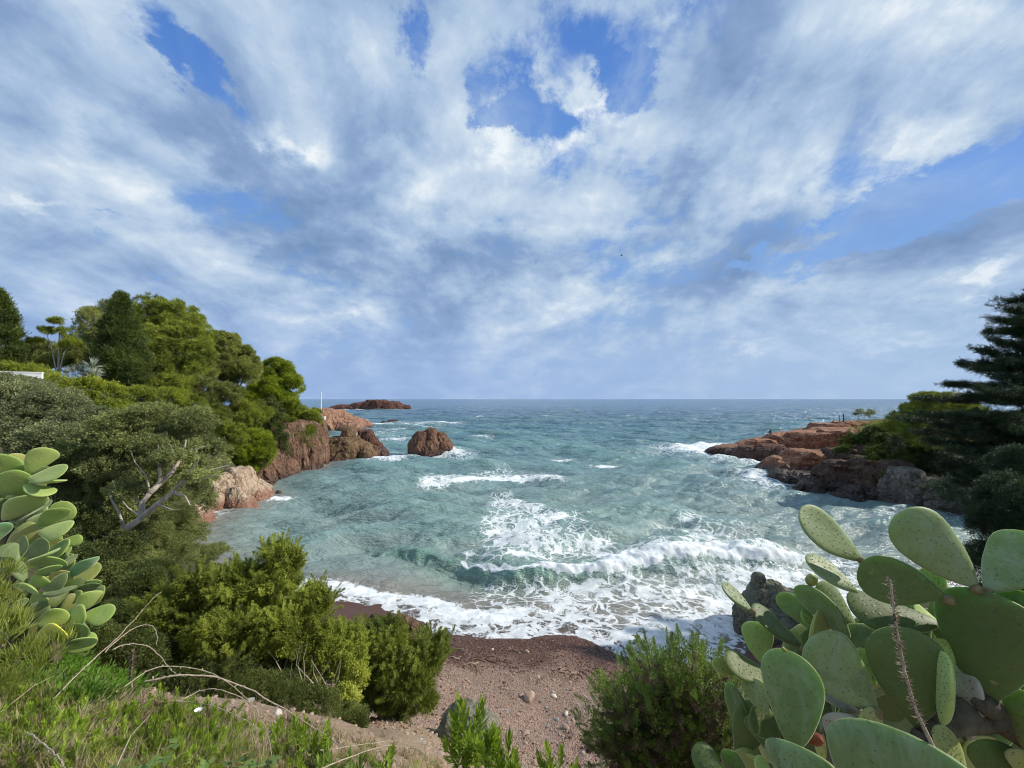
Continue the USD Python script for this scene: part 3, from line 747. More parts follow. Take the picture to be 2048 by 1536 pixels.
rock('cliff', 'pale grey fractured cliff under the big dark conifer on the right',
     [S(1815, 940, 1022, 34, 38, 2.2, taper=(1.1, 1, .85, .5)), S(1860, 960, 1032, 34, 36.5, 2.2), S(1905, 970, 1042, 36, 34.5, 2.2), S(1950, 985, 1052, 36, 32.5, 2.2), S(1830, 985, 1028, 20, 36.2, 1.0), S(1885, 1000, 1038, 22, 34.3, 1.0), S(1880, 940, 1020, 50, 40, 3)],
     0.22, 0.45, 0.9, 21, grey_rock, strata=(.8, .8, 1.1), category='cliff')
rock('shore_rock', 'grey green rock with a small knob on top behind the near cactus arm',
     [S(1518, 1172, 1240, 30, 17.3, .75), S(1545, 1168, 1246, 26, 17.2, .7), S(1580, 1182, 1270, 32, 17.0, .8), S(1519, 1150, 1180, 11, 17.3, .28, rough=.1, taper=(1, .95, .9, .7)), S(1500, 1205, 1262, 26, 16.6, .6), S(1550, 1225, 1290, 40, 16.2, .7), S(1610, 1200, 1300, 44, 16.5, 1.0)], 0.085, 0.16, 1.7, 22, green_rock, strata=(1, 1, .8))
# on the beach
rock('boulder', 'mossy grey boulder behind the bright green weed at the picture foot', [S(935, 1418, 1500, 50, 8.2, .5, taper=(1.1, 1.05, .9, .55)), S(905, 1440, 1500, 34, 8.0, .42), S(970, 1432, 1500, 30, 8.4, .4)], 0.05, 0.07, 3.0, 23, mossy_rock, strata=(1, 1, 1), category='boulder')
rock('shore_rock', 'yellow brown rock at the foam edge beyond the left bushes', [S(800, 1236, 1262, 24, 16.4, .4), S(822, 1240, 1262, 16, 16.4, .35), S(782, 1240, 1258, 14, 16.6, .3)], 0.06, 0.08, 2.4, 24, ochre_rock)
rock('shore_rock', 'small brown rock at the foam edge left of the yellow brown one', [S(748, 1230, 1246, 9, 17.0, .2), S(755, 1233, 1246, 7, 17.0, .2)], 0.05, 0.05, 3, 25, dark_red_rock)

# ------------------------------------------------------------------ foliage
def leaf_material(name, dark, mid, light, trans=0.3, rough=0.55, patch=0.35, gloss=0.35, seed=0.0):
    g = Graph()
    p = g.add('geometry', 'position')
    isl = g.add('geometry', 'random_per_island', _name='geo_i')
    rnd = g.add('object_info', 'random')
    n = g.noise(g.vmath('add', p, (seed, seed, seed)), patch, 3, 0.6)
    k = g.math('multiply_add', isl, 0.40, g.math('multiply_add', rnd, 0.30, g.math('multiply_add', g.math('subtract', n, 0.5), 1.3, 0.15)))
    col = g.add('rgb_ramp', 'color', fac=k, ramp=[(0.05, dark), (0.45, mid), (0.9, light)])
    b = g.add('principled_bsdf', 'BSDF', base_color=col, roughness=rough, specular_ior_level=gloss)
    t = g.add('translucent_bsdf', 'BSDF', color=g.mix(1.0, col, (1.0, 1.05, 0.55), 'multiply'))
    return g.build(name, g.add('mix_closure', 'closure', fac=trans, closure1=b, closure2=t))


def bark_material(name, a, b, scale=6.0):
    g = Graph()
    p = g.add('geometry', 'position')
    n = g.noise(g.vmath('multiply', p, (1, 1, 0.3)), scale, 6, 0.7)
    col = g.add('rgb_ramp', 'color', fac=n, ramp=[(0.3, a), (0.7, b)])
    bp = g.add('bump', 'normal', height=n, strength=0.9, distance=0.03)
    return g.build(name, g.add('principled_bsdf', 'BSDF', base_color=col, roughness=0.9, normal=bp, specular_ior_level=0.2))


M = {
    'pine': leaf_material('pine_needles', (0.097, 0.127, 0.021), (0.307, 0.348, 0.050), (0.591, 0.583, 0.090), patch=0.30),
    'pine_bright': leaf_material('bright_pine_needles', (0.099, 0.143, 0.013), (0.298, 0.357, 0.026), (0.539, 0.559, 0.067), patch=0.35),
    'pine_dull': leaf_material('dull_pine_needles', (0.120, 0.138, 0.039), (0.316, 0.338, 0.085), (0.582, 0.554, 0.161), patch=0.30),
    'cypress': leaf_material('cypress_scales', (0.034, 0.055, 0.010), (0.103, 0.140, 0.022), (0.228, 0.253, 0.044), patch=0.5, trans=0.2),
    'hedge': leaf_material('hedge_leaves', (0.104, 0.133, 0.016), (0.275, 0.324, 0.028), (0.689, 0.604, 0.067), patch=0.45),
    'olive': leaf_material('olive_leaves', (0.087, 0.107, 0.051), (0.235, 0.260, 0.121), (0.485, 0.485, 0.262), patch=0.5),
    'oak': leaf_material('oak_leaves', (0.093, 0.112, 0.040), (0.263, 0.297, 0.100), (0.595, 0.601, 0.234), patch=0.7),
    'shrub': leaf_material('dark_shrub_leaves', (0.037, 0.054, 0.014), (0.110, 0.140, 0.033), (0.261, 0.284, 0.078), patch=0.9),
    'mastic': leaf_material('yellow_green_leaves', (0.124, 0.150, 0.017), (0.335, 0.388, 0.059), (0.672, 0.680, 0.161), patch=0.9, trans=0.35),
    'feather': leaf_material('feathery_leaves', (0.079, 0.108, 0.017), (0.221, 0.268, 0.045), (0.440, 0.455, 0.088), patch=0.9),
    'sprig': leaf_material('sprig_leaves', (0.065, 0.105, 0.020), (0.183, 0.267, 0.049), (0.399, 0.470, 0.113), patch=2.0),
    'sprig_dry': leaf_material('dry_sprigs', (0.06, 0.045, 0.025), (0.14, 0.105, 0.062), (0.26, 0.21, 0.13), patch=2.0, trans=0.15),
    'conifer': leaf_material('conifer_scales', (0.013, 0.027, 0.010), (0.033, 0.061, 0.020), (0.077, 0.115, 0.035), patch=0.8, trans=0.12),
    'weed': leaf_material('bright_weed_leaves', (0.112, 0.166, 0.015), (0.259, 0.361, 0.040), (0.467, 0.560, 0.092), patch=2.5, trans=0.4),
    'grass': leaf_material('grass_blades', (0.130, 0.157, 0.026), (0.293, 0.332, 0.065), (0.618, 0.625, 0.187), patch=1.6, trans=0.35),
    'straw': leaf_material('straw', (0.17, 0.13, 0.075), (0.33, 0.27, 0.17), (0.55, 0.48, 0.34), patch=2.5, trans=0.2),
    'palm': leaf_material('silver_palm_blades', (0.16, 0.19, 0.15), (0.30, 0.34, 0.27), (0.50, 0.53, 0.45), patch=1.0, trans=0.2),
    'succulent': leaf_material('mat_leaves', (0.047, 0.106, 0.010), (0.115, 0.231, 0.019), (0.243, 0.362, 0.048), patch=2.0, trans=0.35),
    'bramble': leaf_material('bramble_leaves', (0.072, 0.119, 0.030), (0.163, 0.244, 0.060), (0.312, 0.388, 0.126), patch=2.5, trans=0.35),
}
bark = bark_material('brown_bark', (0.055, 0.04, 0.028), (0.15, 0.115, 0.085))
grey_bark = bark_material('grey_bark', (0.24, 0.20, 0.16), (0.56, 0.50, 0.43), 5.0)
cane_mat = bark_material('dry_cane', (0.30, 0.24, 0.16), (0.58, 0.50, 0.39), 30.0)


def blade(base, tip, width, side, curl=0.0, wide_at=0.45):
    """One leaf: a bent four-triangle blade."""
    base, tip, side = (np.asarray(a, float) for a in (base, tip, side))
    ax = tip - base
    nrm = np.cross(side, ax); nrm /= np.linalg.norm(nrm) + 1e-9
    mid = base + ax * wide_at + nrm * curl * np.linalg.norm(ax)
    v = np.array([base, mid - side * width / 2, mid + side * width / 2, tip])
    return v, np.array([(0, 2, 1), (1, 2, 3)])


def rand_dir(rng, n, up=0.0):
    d = rng.normal(size=(n, 3)); d[:, 2] += up
    return d / np.linalg.norm(d, axis=1, keepdims=True)


def cluster(kind, seed):
    """Leaf clusters about one unit in radius, growing along +z."""
    rng = np.random.default_rng(1000 + seed)
    parts = []
    if kind == 'broad':
        for d in rand_dir(rng, 30, 0.7):
            c = d * rng.uniform(0.15, 0.95); a = rand_dir(rng, 1, 0.9)[0] + 0.6 * d; a /= np.linalg.norm(a)
            s = np.cross(a, rng.normal(size=3)); s /= np.linalg.norm(s)
            L = rng.uniform(0.28, 0.46)
            parts.append(blade(c - a * L / 2, c + a * L / 2, L * 0.48, s, 0.12))
    elif kind == 'fine':
        for d in rand_dir(rng, 60, 0.8):
            c = d * rng.uniform(0.1, 0.98); a = rand_dir(rng, 1, 1.2)[0] + 0.5 * d; a /= np.linalg.norm(a)
            s = np.cross(a, rng.normal(size=3)); s /= np.linalg.norm(s)
            L = rng.uniform(0.20, 0.34)
            parts.append(blade(c - a * L / 2, c + a * L / 2, L * 0.42, s, 0.1))
    elif kind == 'needle':
        for d in rand_dir(rng, 64, 0.75):
            c = d * rng.uniform(0.0, 0.35); s = np.cross(d, rng.normal(size=3)); s /= np.linalg.norm(s)
            parts.append(blade(c, c + d * rng.uniform(0.55, 1.0), 0.075, s, 0.05))
    elif kind == 'scale':
        for t in range(7):
            a = rand_dir(rng, 1, 1.6)[0]; o = rng.normal(size=3) * 0.15
            for k in range(9):
                c = o + a * (k / 9); d = a + rng.normal(size=3) * 0.5; d /= np.linalg.norm(d)
                s = np.cross(d, rng.normal(size=3)); s /= np.linalg.norm(s)
                parts.append(blade(c, c + d * rng.uniform(0.2, 0.32), 0.11, s, 0.05))
    elif kind == 'sprig':                                # an upright twig closely set with tiny leaves
        for k in range(84):
            t = (k / 84) ** 0.8; c = np.array([0.05 * math.sin(3 * t), 0.04 * math.cos(2 * t), t])
            ph = k * 2.4; r = 0.30 * (1 - t) ** 0.45 * rng.uniform(0.5, 1.0) + 0.03
            d = np.array([math.cos(ph) * r, math.sin(ph) * r, 0.10 + 0.12 * rng.random()])
            s = np.cross(d, [0, 0, 1]); s /= np.linalg.norm(s)
            b = c + 0.2 * d
            parts.append(blade(b, b + d * rng.uniform(0.55, 0.9), 0.045, s, 0.08))
            if k % 2 == 0:
                q = b + d * 0.4; s2 = rng.normal(size=3); s2 /= np.linalg.norm(s2)
                parts.append(blade(q, q + s2 * 0.10, 0.04, np.cross(s2, d) / (np.linalg.norm(np.cross(s2, d)) + 1e-9), 0.08))
    elif kind == 'grass':
        for k in range(16):
            a = rng.uniform(0, 6.28); lean = rng.uniform(0.1, 0.6); L = rng.uniform(0.5, 1.0)
            o = np.array([rng.normal() * 0.12, rng.normal() * 0.12, -0.03])
            dirn = np.array([math.cos(a) * lean, math.sin(a) * lean, 1.0])
            s = np.array([-math.sin(a), math.cos(a), 0])
            m_ = o + dirn * L * 0.55; e = m_ + np.array([math.cos(a) * lean * 1.8, math.sin(a) * lean * 1.8, 0.75]) * L * 0.45
            w = 0.028
            v = np.array([o - s * w / 2, o + s * w / 2, m_ - s * w * .4, m_ + s * w * .4, e])
            parts.append((v, np.array([(0, 1, 3), (0, 3, 2), (2, 3, 4)])))
    elif kind == 'weed':                                 # upright shoot with strap leaves in whorls
        for k in range(34):
            t = k / 34; a = k * 2.4 + rng.normal() * 0.2; c = np.array([0, 0, t * 0.8])
            lean = 1.15 - 0.85 * t
            d = np.array([math.cos(a) * lean, math.sin(a) * lean, 0.55 + 0.7 * t]); d /= np.linalg.norm(d)
            s = np.array([-math.sin(a), math.cos(a), 0])
            parts.append(blade(c, c + d * rng.uniform(0.26, 0.38), 0.085, s, 0.06, 0.55))
    elif kind == 'fan':                                  # palm or yucca rosette
        for d in rand_dir(rng, 70, 0.5):
            s = np.cross(d, [0, 0, 1.0]); s /= np.linalg.norm(s) + 1e-9
            parts.append(blade(d * 0.08, d * rng.uniform(0.75, 1.0), 0.055, s, 0.03, 0.4))
    elif kind == 'mat':
        for d in rand_dir(rng, 34, 1.0):
            c = np.array([d[0], d[1], 0.15 * d[2]]) * rng.uniform(0.1, 0.9)
            s = np.cross(d, rng.normal(size=3)); s /= np.linalg.norm(s)
            parts.append(blade(c, c + d * rng.uniform(0.28, 0.45), 0.10, s, 0.04, 0.55))
    elif kind == 'trefoil':
        for k in range(7):
            o = np.array([rng.normal() * 0.45, rng.normal() * 0.45, rng.uniform(0.1, 0.7)]); a0 = rng.uniform(0, 6.28)
            for j in range(3):
                a = a0 + (j - 1) * 1.25
                d = np.array([math.cos(a), math.sin(a), rng.uniform(-0.15, 0.35)]); d /= np.linalg.norm(d)
                s = np.cross(d, [0, 0, 1.0]); s /= np.linalg.norm(s)
                parts.append(blade(o, o + d * rng.uniform(0.34, 0.46), 0.22, s, 0.05, 0.45))
    return join(parts)


_quat_cache = {}


def instancer(path, pos, dirs, size, kind, mat, rng, variants=3, kind_tag='stuff', spin=True):
    pos, dirs = np.asarray(pos, float), np.asarray(dirs, float)
    n = len(pos)
    R = rot_to(dirs)
    if spin:
        a = rng.uniform(0, 2 * np.pi, n); c, s = np.cos(a), np.sin(a)
        Rz = np.zeros((n, 3, 3)); Rz[:, 0, 0], Rz[:, 0, 1], Rz[:, 1, 0], Rz[:, 1, 1], Rz[:, 2, 2] = c, -s, s, c, 1
        R = R @ Rz
    from scipy.spatial.transform import Rotation
    q = Rotation.from_matrix(R).as_quat()
    pi = UsdGeom.PointInstancer.Define(stage, path)
    paths = []
    for k in range(variants):
        pp = f'{path}/leaf_cluster' if k == 0 else f'{path}/leaf_cluster_{k:03d}'
        usdkit.mesh(stage, pp, cluster(kind, k), mat)
        paths.append(pp)
    pi.CreatePrototypesRel().SetTargets([Sdf.Path(x) for x in paths])
    pi.CreateProtoIndicesAttr(Vt.IntArray.FromNumpy(rng.integers(0, variants, n).astype(np.int32)))
    pi.CreatePositionsAttr(Vt.Vec3fArray.FromNumpy(pos.astype(np.float32)))
    pi.CreateOrientationsAttr(Vt.QuathArray([Gf.Quath(float(w), float(x), float(y), float(z)) for x, y, z, w in q]))
    size = np.broadcast_to(np.asarray(size, float), (n,))
    pi.CreateScalesAttr(Vt.Vec3fArray.FromNumpy(np.repeat(size[:, None], 3, 1).astype(np.float32)))
    tag(pi, kind=kind_tag)
    return pi


def lobe(px, py, rx, ry, d, rd=None):
    """A mass of foliage: centre seen at (px, py), rx by ry pixels, d metres out, rd metres half deep."""
    c = at(px, py, d)
    return c, np.array([rx * d / F, rd if rd else rx * d / F * 0.8, ry * d / F])


def lobe_points(rng, lobes, n, puff=0.38, puffs=22, shell=(0.62, 1.06), up=0.35, size=0.1, low=-0.75):
    """Points and directions on little puffs that ride on the lobes, so that light and shade alternate."""
    area = np.array([(r[0] * r[2] + r[1] * r[2] + r[0] * r[1]) for _, r in lobes]); area /= area.sum()
    P, D = [], []
    for (c, r), a in zip(lobes, area):
        m = max(int(n * a), 12)
        k = max(int(puffs), 6)
        pd = rand_dir(rng, k * 2, 0.25); pd = pd[pd[:, 2] > low][:k]
        pc = pd * rng.uniform(0.52, 0.80, (len(pd), 1))
        pr = puff * rng.uniform(0.65, 1.15, len(pd))
        which = rng.integers(0, len(pd), m)
        d = rand_dir(rng, m, 0.35)
        u = pc[which] + d * (pr[which] * rng.uniform(shell[0], shell[1], m) ** 0.6)[:, None]
        keep = ~((np.linalg.norm(u, axis=1) < 0.42))
        u, d = u[keep], d[keep]
        P.append(c + u * r); D.append(d * 0.7 + u * 0.5 + [0, 0, up])
    return np.vstack(P), np.vstack(D)


def limbs(base, targets, r0, rng, wiggle=0.06, n=6):
    """A trunk that splits into limbs towards the targets: list of tubes."""
    base = np.asarray(base, float); ts = [np.asarray(t, float) for t in targets]
    fork = base + (np.mean(ts, 0) - base) * 0.42
    out = []
    def wig(a, b, k=6):
        t = np.linspace(0, 1, k)[:, None]
        L = np.linalg.norm(b - a)
        return a + (b - a) * t + rng.normal(0, wiggle * L, (k, 3)) * np.sin(np.pi * t) * 0.7
    out.append(tube(wig(base - [0, 0, 0.3], fork), np.linspace(r0 * 1.25, r0 * 0.8, 6), n))
    for t in ts:
        out.append(tube(wig(fork, t), np.linspace(r0 * 0.68, r0 * 0.14, 6), n))
    return join(out)


def plant(name, label, category, lobes, n, size, kind, mat, seed, base=None, r0=0.12, trunk_mat=None, group=None, trunk='trunk', crown='crown', variants=3, jitter=0.3, **kw):
    rng = np.random.default_rng(seed)
    t = thing(name, label, category, group)
    P, D = lobe_points(rng, lobes, n, size=size, **kw)
    instancer(f'{t}/{crown}', P, D, size * rng.uniform(1 - jitter, 1 + jitter, len(P)), kind, M[mat] if isinstance(mat, str) else mat, rng, variants)
    if base is not None:
        part(t, trunk, limbs(base, [l[0] for l in lobes], r0, rng), trunk_mat or bark, smooth=True)
    return t


def root(px, py, d, z=None):
    p = at(px, py, d)
    p[2] = nearest_ground(p[0], p[1]) if z is None else z
    return p


# ---- the wooded headland on the left, from the far left edge to its tip
def column(name, label, px, top, foot, hw, d, n, seed, size):
    """A cypress: a narrow pointed crown of upright sprays."""
    rng = np.random.default_rng(seed)
    b, tp = at(px, foot, d), at(px, top, d)
    t = thing(name, label, 'tree')
    h = tp[2] - b[2]
    u = rng.random(n) ** 1.15; a = rng.uniform(0, 2 * np.pi, n)
    prof = np.minimum(1, u / 0.10) ** 0.6 * (1 - u ** 1.45) ** 0.8
    lump = 0.58 + 0.75 * meshkit.noise(np.stack([np.cos(a) * 2.2, np.sin(a) * 2.2, u * 9], -1), seed)
    r = hw * d / F * prof * lump * rng.uniform(0.72, 1.02, n)
    P = np.stack([b[0] + r * np.cos(a), b[1] + r * np.sin(a), b[2] + u * h], -1)
    D = np.stack([np.cos(a) * 0.55, np.sin(a) * 0.55, np.ones(n)], -1)
    instancer(f'{t}/crown', P, D, size * rng.uniform(0.7, 1.3, n), 'scale', M['cypress'], rng)
    g = nearest_ground(b[0], b[1])
    part(t, 'trunk', tube([(b[0], b[1], min(g, b[2]) - 0.2), (b[0], b[1], b[2] + h * 0.5), (b[0], b[1], b[2] + h * 0.9)], [0.16, 0.10, 0.03]), bark, smooth=True)


column('cypress', 'dark pointed cypress cut by the left picture edge', -4, 585, 735, 40, 32, 1500, 301, 0.42)
column('cypress', 'tall dark cypress standing in front of the large pines', 243, 592, 775, 47, 36, 2600, 302, 0.42)

plant('broadleaf_tree', 'loose olive green tree just left of the tall cypress', 'tree',
      [lobe(185, 640, 34, 26, 43), lobe(200, 680, 44, 40, 43), lobe(160, 690, 30, 34, 43), lobe(225, 625, 26, 26, 45), lobe(205, 725, 55, 34, 42)], 2300, 0.34, 'broad', 'pine_dull', 303, root(195, 760, 43), 0.2, puffs=26, puff=0.36)
plant('pine_tree', 'tallest spreading pine, right behind the tall cypress', 'tree',
      [lobe(300, 640, 48, 40, 44), lobe(350, 640, 46, 36, 44), lobe(378, 672, 46, 34, 43), lobe(330, 690, 62, 38, 42), lobe(392, 715, 36, 30, 42), lobe(300, 722, 42, 36, 40), lobe(350, 745, 50, 30, 41), lobe(270, 700, 36, 50, 41), lobe(330, 775, 60, 30, 40), lobe(260, 760, 40, 30, 40)],
      4600, 0.44, 'needle', 'pine', 304, root(335, 800, 43), 0.3, puffs=20, puff=0.44)
plant('pine_tree', 'dull green rounded pine between the tallest pine and the outermost one', 'tree',
      [lobe(450, 695, 34, 28, 49), lobe(478, 712, 32, 26, 49), lobe(440, 735, 36, 30, 47), lobe(480, 750, 38, 26, 48), lobe(500, 735, 22, 22, 50)], 2400, 0.42, 'needle', 'pine_dull', 305, root(460, 800, 48), 0.24, puffs=18)
plant('pine_tree', 'outermost bright topped pine overhanging the end of the left headland', 'tree',
      [lobe(550, 742, 36, 24, 55), lobe(578, 768, 28, 24, 55), lobe(540, 780, 44, 28, 54), lobe(520, 755, 28, 24, 56), lobe(560, 803, 36, 22, 54), lobe(510, 800, 32, 26, 53)], 2800, 0.44, 'needle', 'pine_bright', 306, root(545, 840, 55), 0.24, puffs=18)
plant('shrub', 'dark green shrubs below the dull rounded pine', 'shrub', [lobe(420, 785, 44, 30, 42), lobe(380, 770, 30, 24, 41), lobe(455, 800, 40, 30, 43), lobe(400, 740, 30, 26, 44)], 1800, 0.36, 'needle', 'pine_dull', 307, puffs=18)
plant('shrub', 'mid green pine scrub stepping down the left slope above the bright round pine', 'shrub', [lobe(480, 835, 44, 32, 45), lobe(430, 840, 34, 30, 41), lobe(515, 830, 26, 30, 49), lobe(455, 870, 36, 26, 40)], 2000, 0.36, 'needle', 'pine', 308, puffs=18)
plant('pine_tree', 'small bright yellow green round pine leaning over the low cliff', 'tree', [lobe(512, 885, 36, 28, 43.5), lobe(500, 915, 44, 30, 43), lobe(475, 905, 28, 26, 42.5), lobe(485, 940, 34, 14, 43), lobe(530, 900, 20, 28, 44)], 2500, 0.36, 'needle', 'pine_bright', 309, root(480, 950, 44), 0.12, puffs=18, puff=0.42)
plant('shrub', 'dark leafy shrub on the cliff right of the bright round pine', 'shrub', [lobe(562, 890, 17, 32, 50.5), lobe(550, 850, 22, 28, 51), lobe(540, 815, 22, 22, 51)], 900, 0.34, 'broad', 'shrub', 310)
plant('creeper', 'yellow green creeper draped over the wall at the end of the headland', 'creeper', [lobe(570, 822, 24, 20, 57), lobe(600, 825, 22, 16, 58), lobe(550, 830, 16, 18, 56)], 900, 0.34, 'broad', 'hedge', 311)
plant('shrub', 'low green pine scrub on the very tip of the left cliff', 'shrub', [lobe(620, 838, 20, 20, 57.5), lobe(604, 856, 16, 16, 55.5), lobe(632, 828, 10, 12, 59), lobe(590, 840, 20, 20, 57), lobe(570, 850, 18, 20, 54), lobe(615, 860, 16, 12, 55.4), lobe(634, 846, 10, 10, 57.6)], 1500, 0.36, 'needle', 'pine', 312)
plant('shrub', 'dry olive tufts hanging on the face of the left cliff tip', 'shrub', [lobe(600, 882, 22, 14, 54.2), lobe(575, 902, 18, 14, 52.2), lobe(615, 895, 12, 10, 54.6), lobe(638, 880, 6, 10, 57.5), lobe(590, 868, 30, 14, 53.6), lobe(618, 872, 16, 12, 54.8)], 1000, 0.30, 'grass', 'feather', 313)
plant('hedge', 'clipped yellow green hedge along the terrace below the tall cypress', 'hedge',
      [lobe(110, 775, 36, 26, 29, 1.2), lobe(160, 782, 40, 30, 30, 1.2), lobe(215, 795, 42, 34, 31, 1.2), lobe(275, 800, 46, 32, 33, 1.2), lobe(335, 800, 44, 28, 35, 1.2), lobe(385, 815, 36, 28, 37, 1.2), lobe(230, 825, 60, 28, 30, 1.2), lobe(320, 835, 50, 26, 33, 1.2)],
      4200, 0.26, 'broad', 'hedge', 314, puffs=30, puff=0.34)
plant('hedge', 'rounded clipped hedge behind the white wall', 'hedge', [lobe(20, 740, 40, 17, 30, 1.2), lobe(70, 745, 28, 15, 30.5, 1.2), lobe(-30, 740, 40, 18, 30, 1.2)], 900, 0.24, 'broad', 'hedge', 315, puffs=30, puff=0.34)
plant('shrub', 'feathery olive shrubs around the foot of the thin wind bent tree', 'shrub', [lobe(70, 705, 40, 24, 38), lobe(120, 710, 40, 26, 38), lobe(40, 712, 24, 20, 37), lobe(165, 715, 34, 24, 38), lobe(95, 725, 50, 18, 36)], 1500, 0.32, 'needle', 'pine_dull', 316, puffs=20)
# thin wind bent tree: bare stems with three flat tufts
_rng = np.random.default_rng(317)
_t = thing('wind_bent_tree', 'thin tree with flat wind blown tufts on bare stems', 'tree')
_P, _D = lobe_points(_rng, [lobe(93, 661, 19, 6, 34, .4), lobe(112, 643, 14, 6, 34, .4), lobe(126, 664, 14, 7, 34, .4), lobe(145, 688, 22, 10, 34, .6), lobe(70, 682, 16, 6, 34, .4)], 260, puffs=8, low=-1)
_D[:, 0] -= 1.2
instancer(f'{_t}/crown', _P, _D, 0.30 * _rng.uniform(.7, 1.2, len(_P)), 'needle', M['hedge'], _rng)
part(_t, 'trunk', join([tube([at(117, 748, 34), at(118, 700, 34), at(119, 650, 34)], [.09, .06, .02]), tube([at(113, 745, 34), at(104, 700, 34), at(92, 664, 34)], [.06, .04, .015]), tube([at(119, 745, 34), at(128, 705, 34), at(145, 688, 34)], [.07, .04, .02]), tube([at(118, 690, 34), at(124, 668, 34)], [.03, .015])]), grey_bark, smooth=True)
# silver palm
_rng = np.random.default_rng(318)
_t = thing('fan_palm', 'silvery fan palm at the foot of the tall cypress', 'palm')
_c = [at(168, 742, 33), at(185, 735, 33), at(152, 745, 32.5), at(140, 748, 33.5), at(190, 748, 32.6)]
instancer(f'{_t}/crown', np.array(_c), np.array([(.1, -.2, 1), (.5, -.2, 1), (-.4, -.2, 1), (-.5, 0, .6), (.6, -.3, .4)]), np.array([1.0, 1.1, .9, .9, .8]), 'fan', M['palm'], _rng)
part(_t, 'trunk', tube([root(168, 742, 33) - [0, 0, .3], at(168, 750, 33), at(168, 742, 33)], [.12, .1, .1]), bark)

# white garden wall with its coping
_t = thing('garden_wall', 'white rendered garden wall showing above the olive shrubs at far left', 'wall')
_a, _b = at(-40, 744, 26), at(85, 746, 27.5)
_h = 2.6
_d = (_b - _a); _d[2] = 0; _L = np.linalg.norm(_d); _ang = math.atan2(_d[1], _d[0])


def oriented_box(size, center, ang, bevel=0.0):
    b = trimesh.creation.box(size)
    b.apply_transform(trimesh.transformations.rotation_matrix(ang, [0, 0, 1])); b.apply_translation(center)
    return b


def plain_material(name, colour, rough=0.8, var=0.12, scale=3.0, spec=0.3, metallic=0.0):
    g = Graph()
    n = g.noise(g.add('geometry', 'position'), scale, 5, 0.65)
    c = np.array(colour)
    col = g.add('rgb_ramp', 'color', fac=n, ramp=[(0.3, tuple(c * (1 - var))), (0.7, tuple(np.minimum(c * (1 + var), 0.9)))])
    return g.build(name, g.add('principled_bsdf', 'BSDF', base_color=col, roughness=rough, specular_ior_level=spec, metallic=metallic))


white_render = plain_material('white_render', (0.74, 0.73, 0.71), 0.85, 0.07, 1.5)
_m = (_a + _b) / 2
part(_t, 'wall_body', oriented_box([_L, .25, _h], _m - [0, 0, _h / 2], _ang), white_render)
part(_t, 'coping', oriented_box([_L + .06, .31, .07], _m + [0, 0, .037], _ang), white_render)

# ---- the slope on the left of the cove, nearer
plant('olive_shrub', 'grey green shrub mass below the white wall at far left', 'shrub',
      [lobe(40, 800, 60, 40, 18), lobe(110, 820, 60, 42, 17), lobe(170, 850, 56, 40, 16.5), lobe(30, 860, 70, 50, 16), lobe(-50, 820, 60, 60, 17), lobe(110, 885, 70, 40, 15), lobe(15, 768, 40, 18, 20), lobe(60, 775, 34, 16, 20)], 7200, 0.20, 'broad', 'olive', 320, puffs=30, puff=0.36)
_rng = np.random.default_rng(321)
_t = thing('oak_tree', 'dark crowned oak with a twisting pale grey trunk left of the cove', 'tree')
_L = [lobe(300, 845, 74, 40, 13.5), lobe(385, 850, 54, 34, 13.5), lobe(240, 870, 70, 40, 13), lobe(410, 905, 50, 34, 13), lobe(330, 905, 70, 34, 13.6), lobe(250, 930, 80, 36, 13), lobe(170, 915, 70, 40, 13), lobe(400, 945, 46, 20, 12.6), lobe(100, 940, 70, 44, 13), lobe(200, 985, 60, 40, 13.4), lobe(130, 1000, 60, 44, 13.2), lobe(345, 915, 40, 16, 11.7, .5), lobe(395, 955, 36, 12, 11.6, .5), lobe(300, 890, 40, 18, 11.9, .5), lobe(250, 985, 36, 20, 11.5, .5)]
_P, _D = lobe_points(_rng, _L, 10000, puffs=30, puff=0.36)
instancer(f'{_t}/crown', _P, _D, 0.14 * _rng.uniform(.7, 1.3, len(_P)), 'broad', M['oak'], _rng)
_tr = lambda pts, r: tube([at(*p) for p in pts], r, 8)
part(_t, 'trunk', _tr([(185, 1130, 11.6), (215, 1095, 11.5), (250, 1060, 11.4), (283, 1035, 11.4), (284, 1005, 11.5), (300, 985, 11.6)], [.15, .125, .10, .085, .078, .07]), grey_bark, smooth=True)
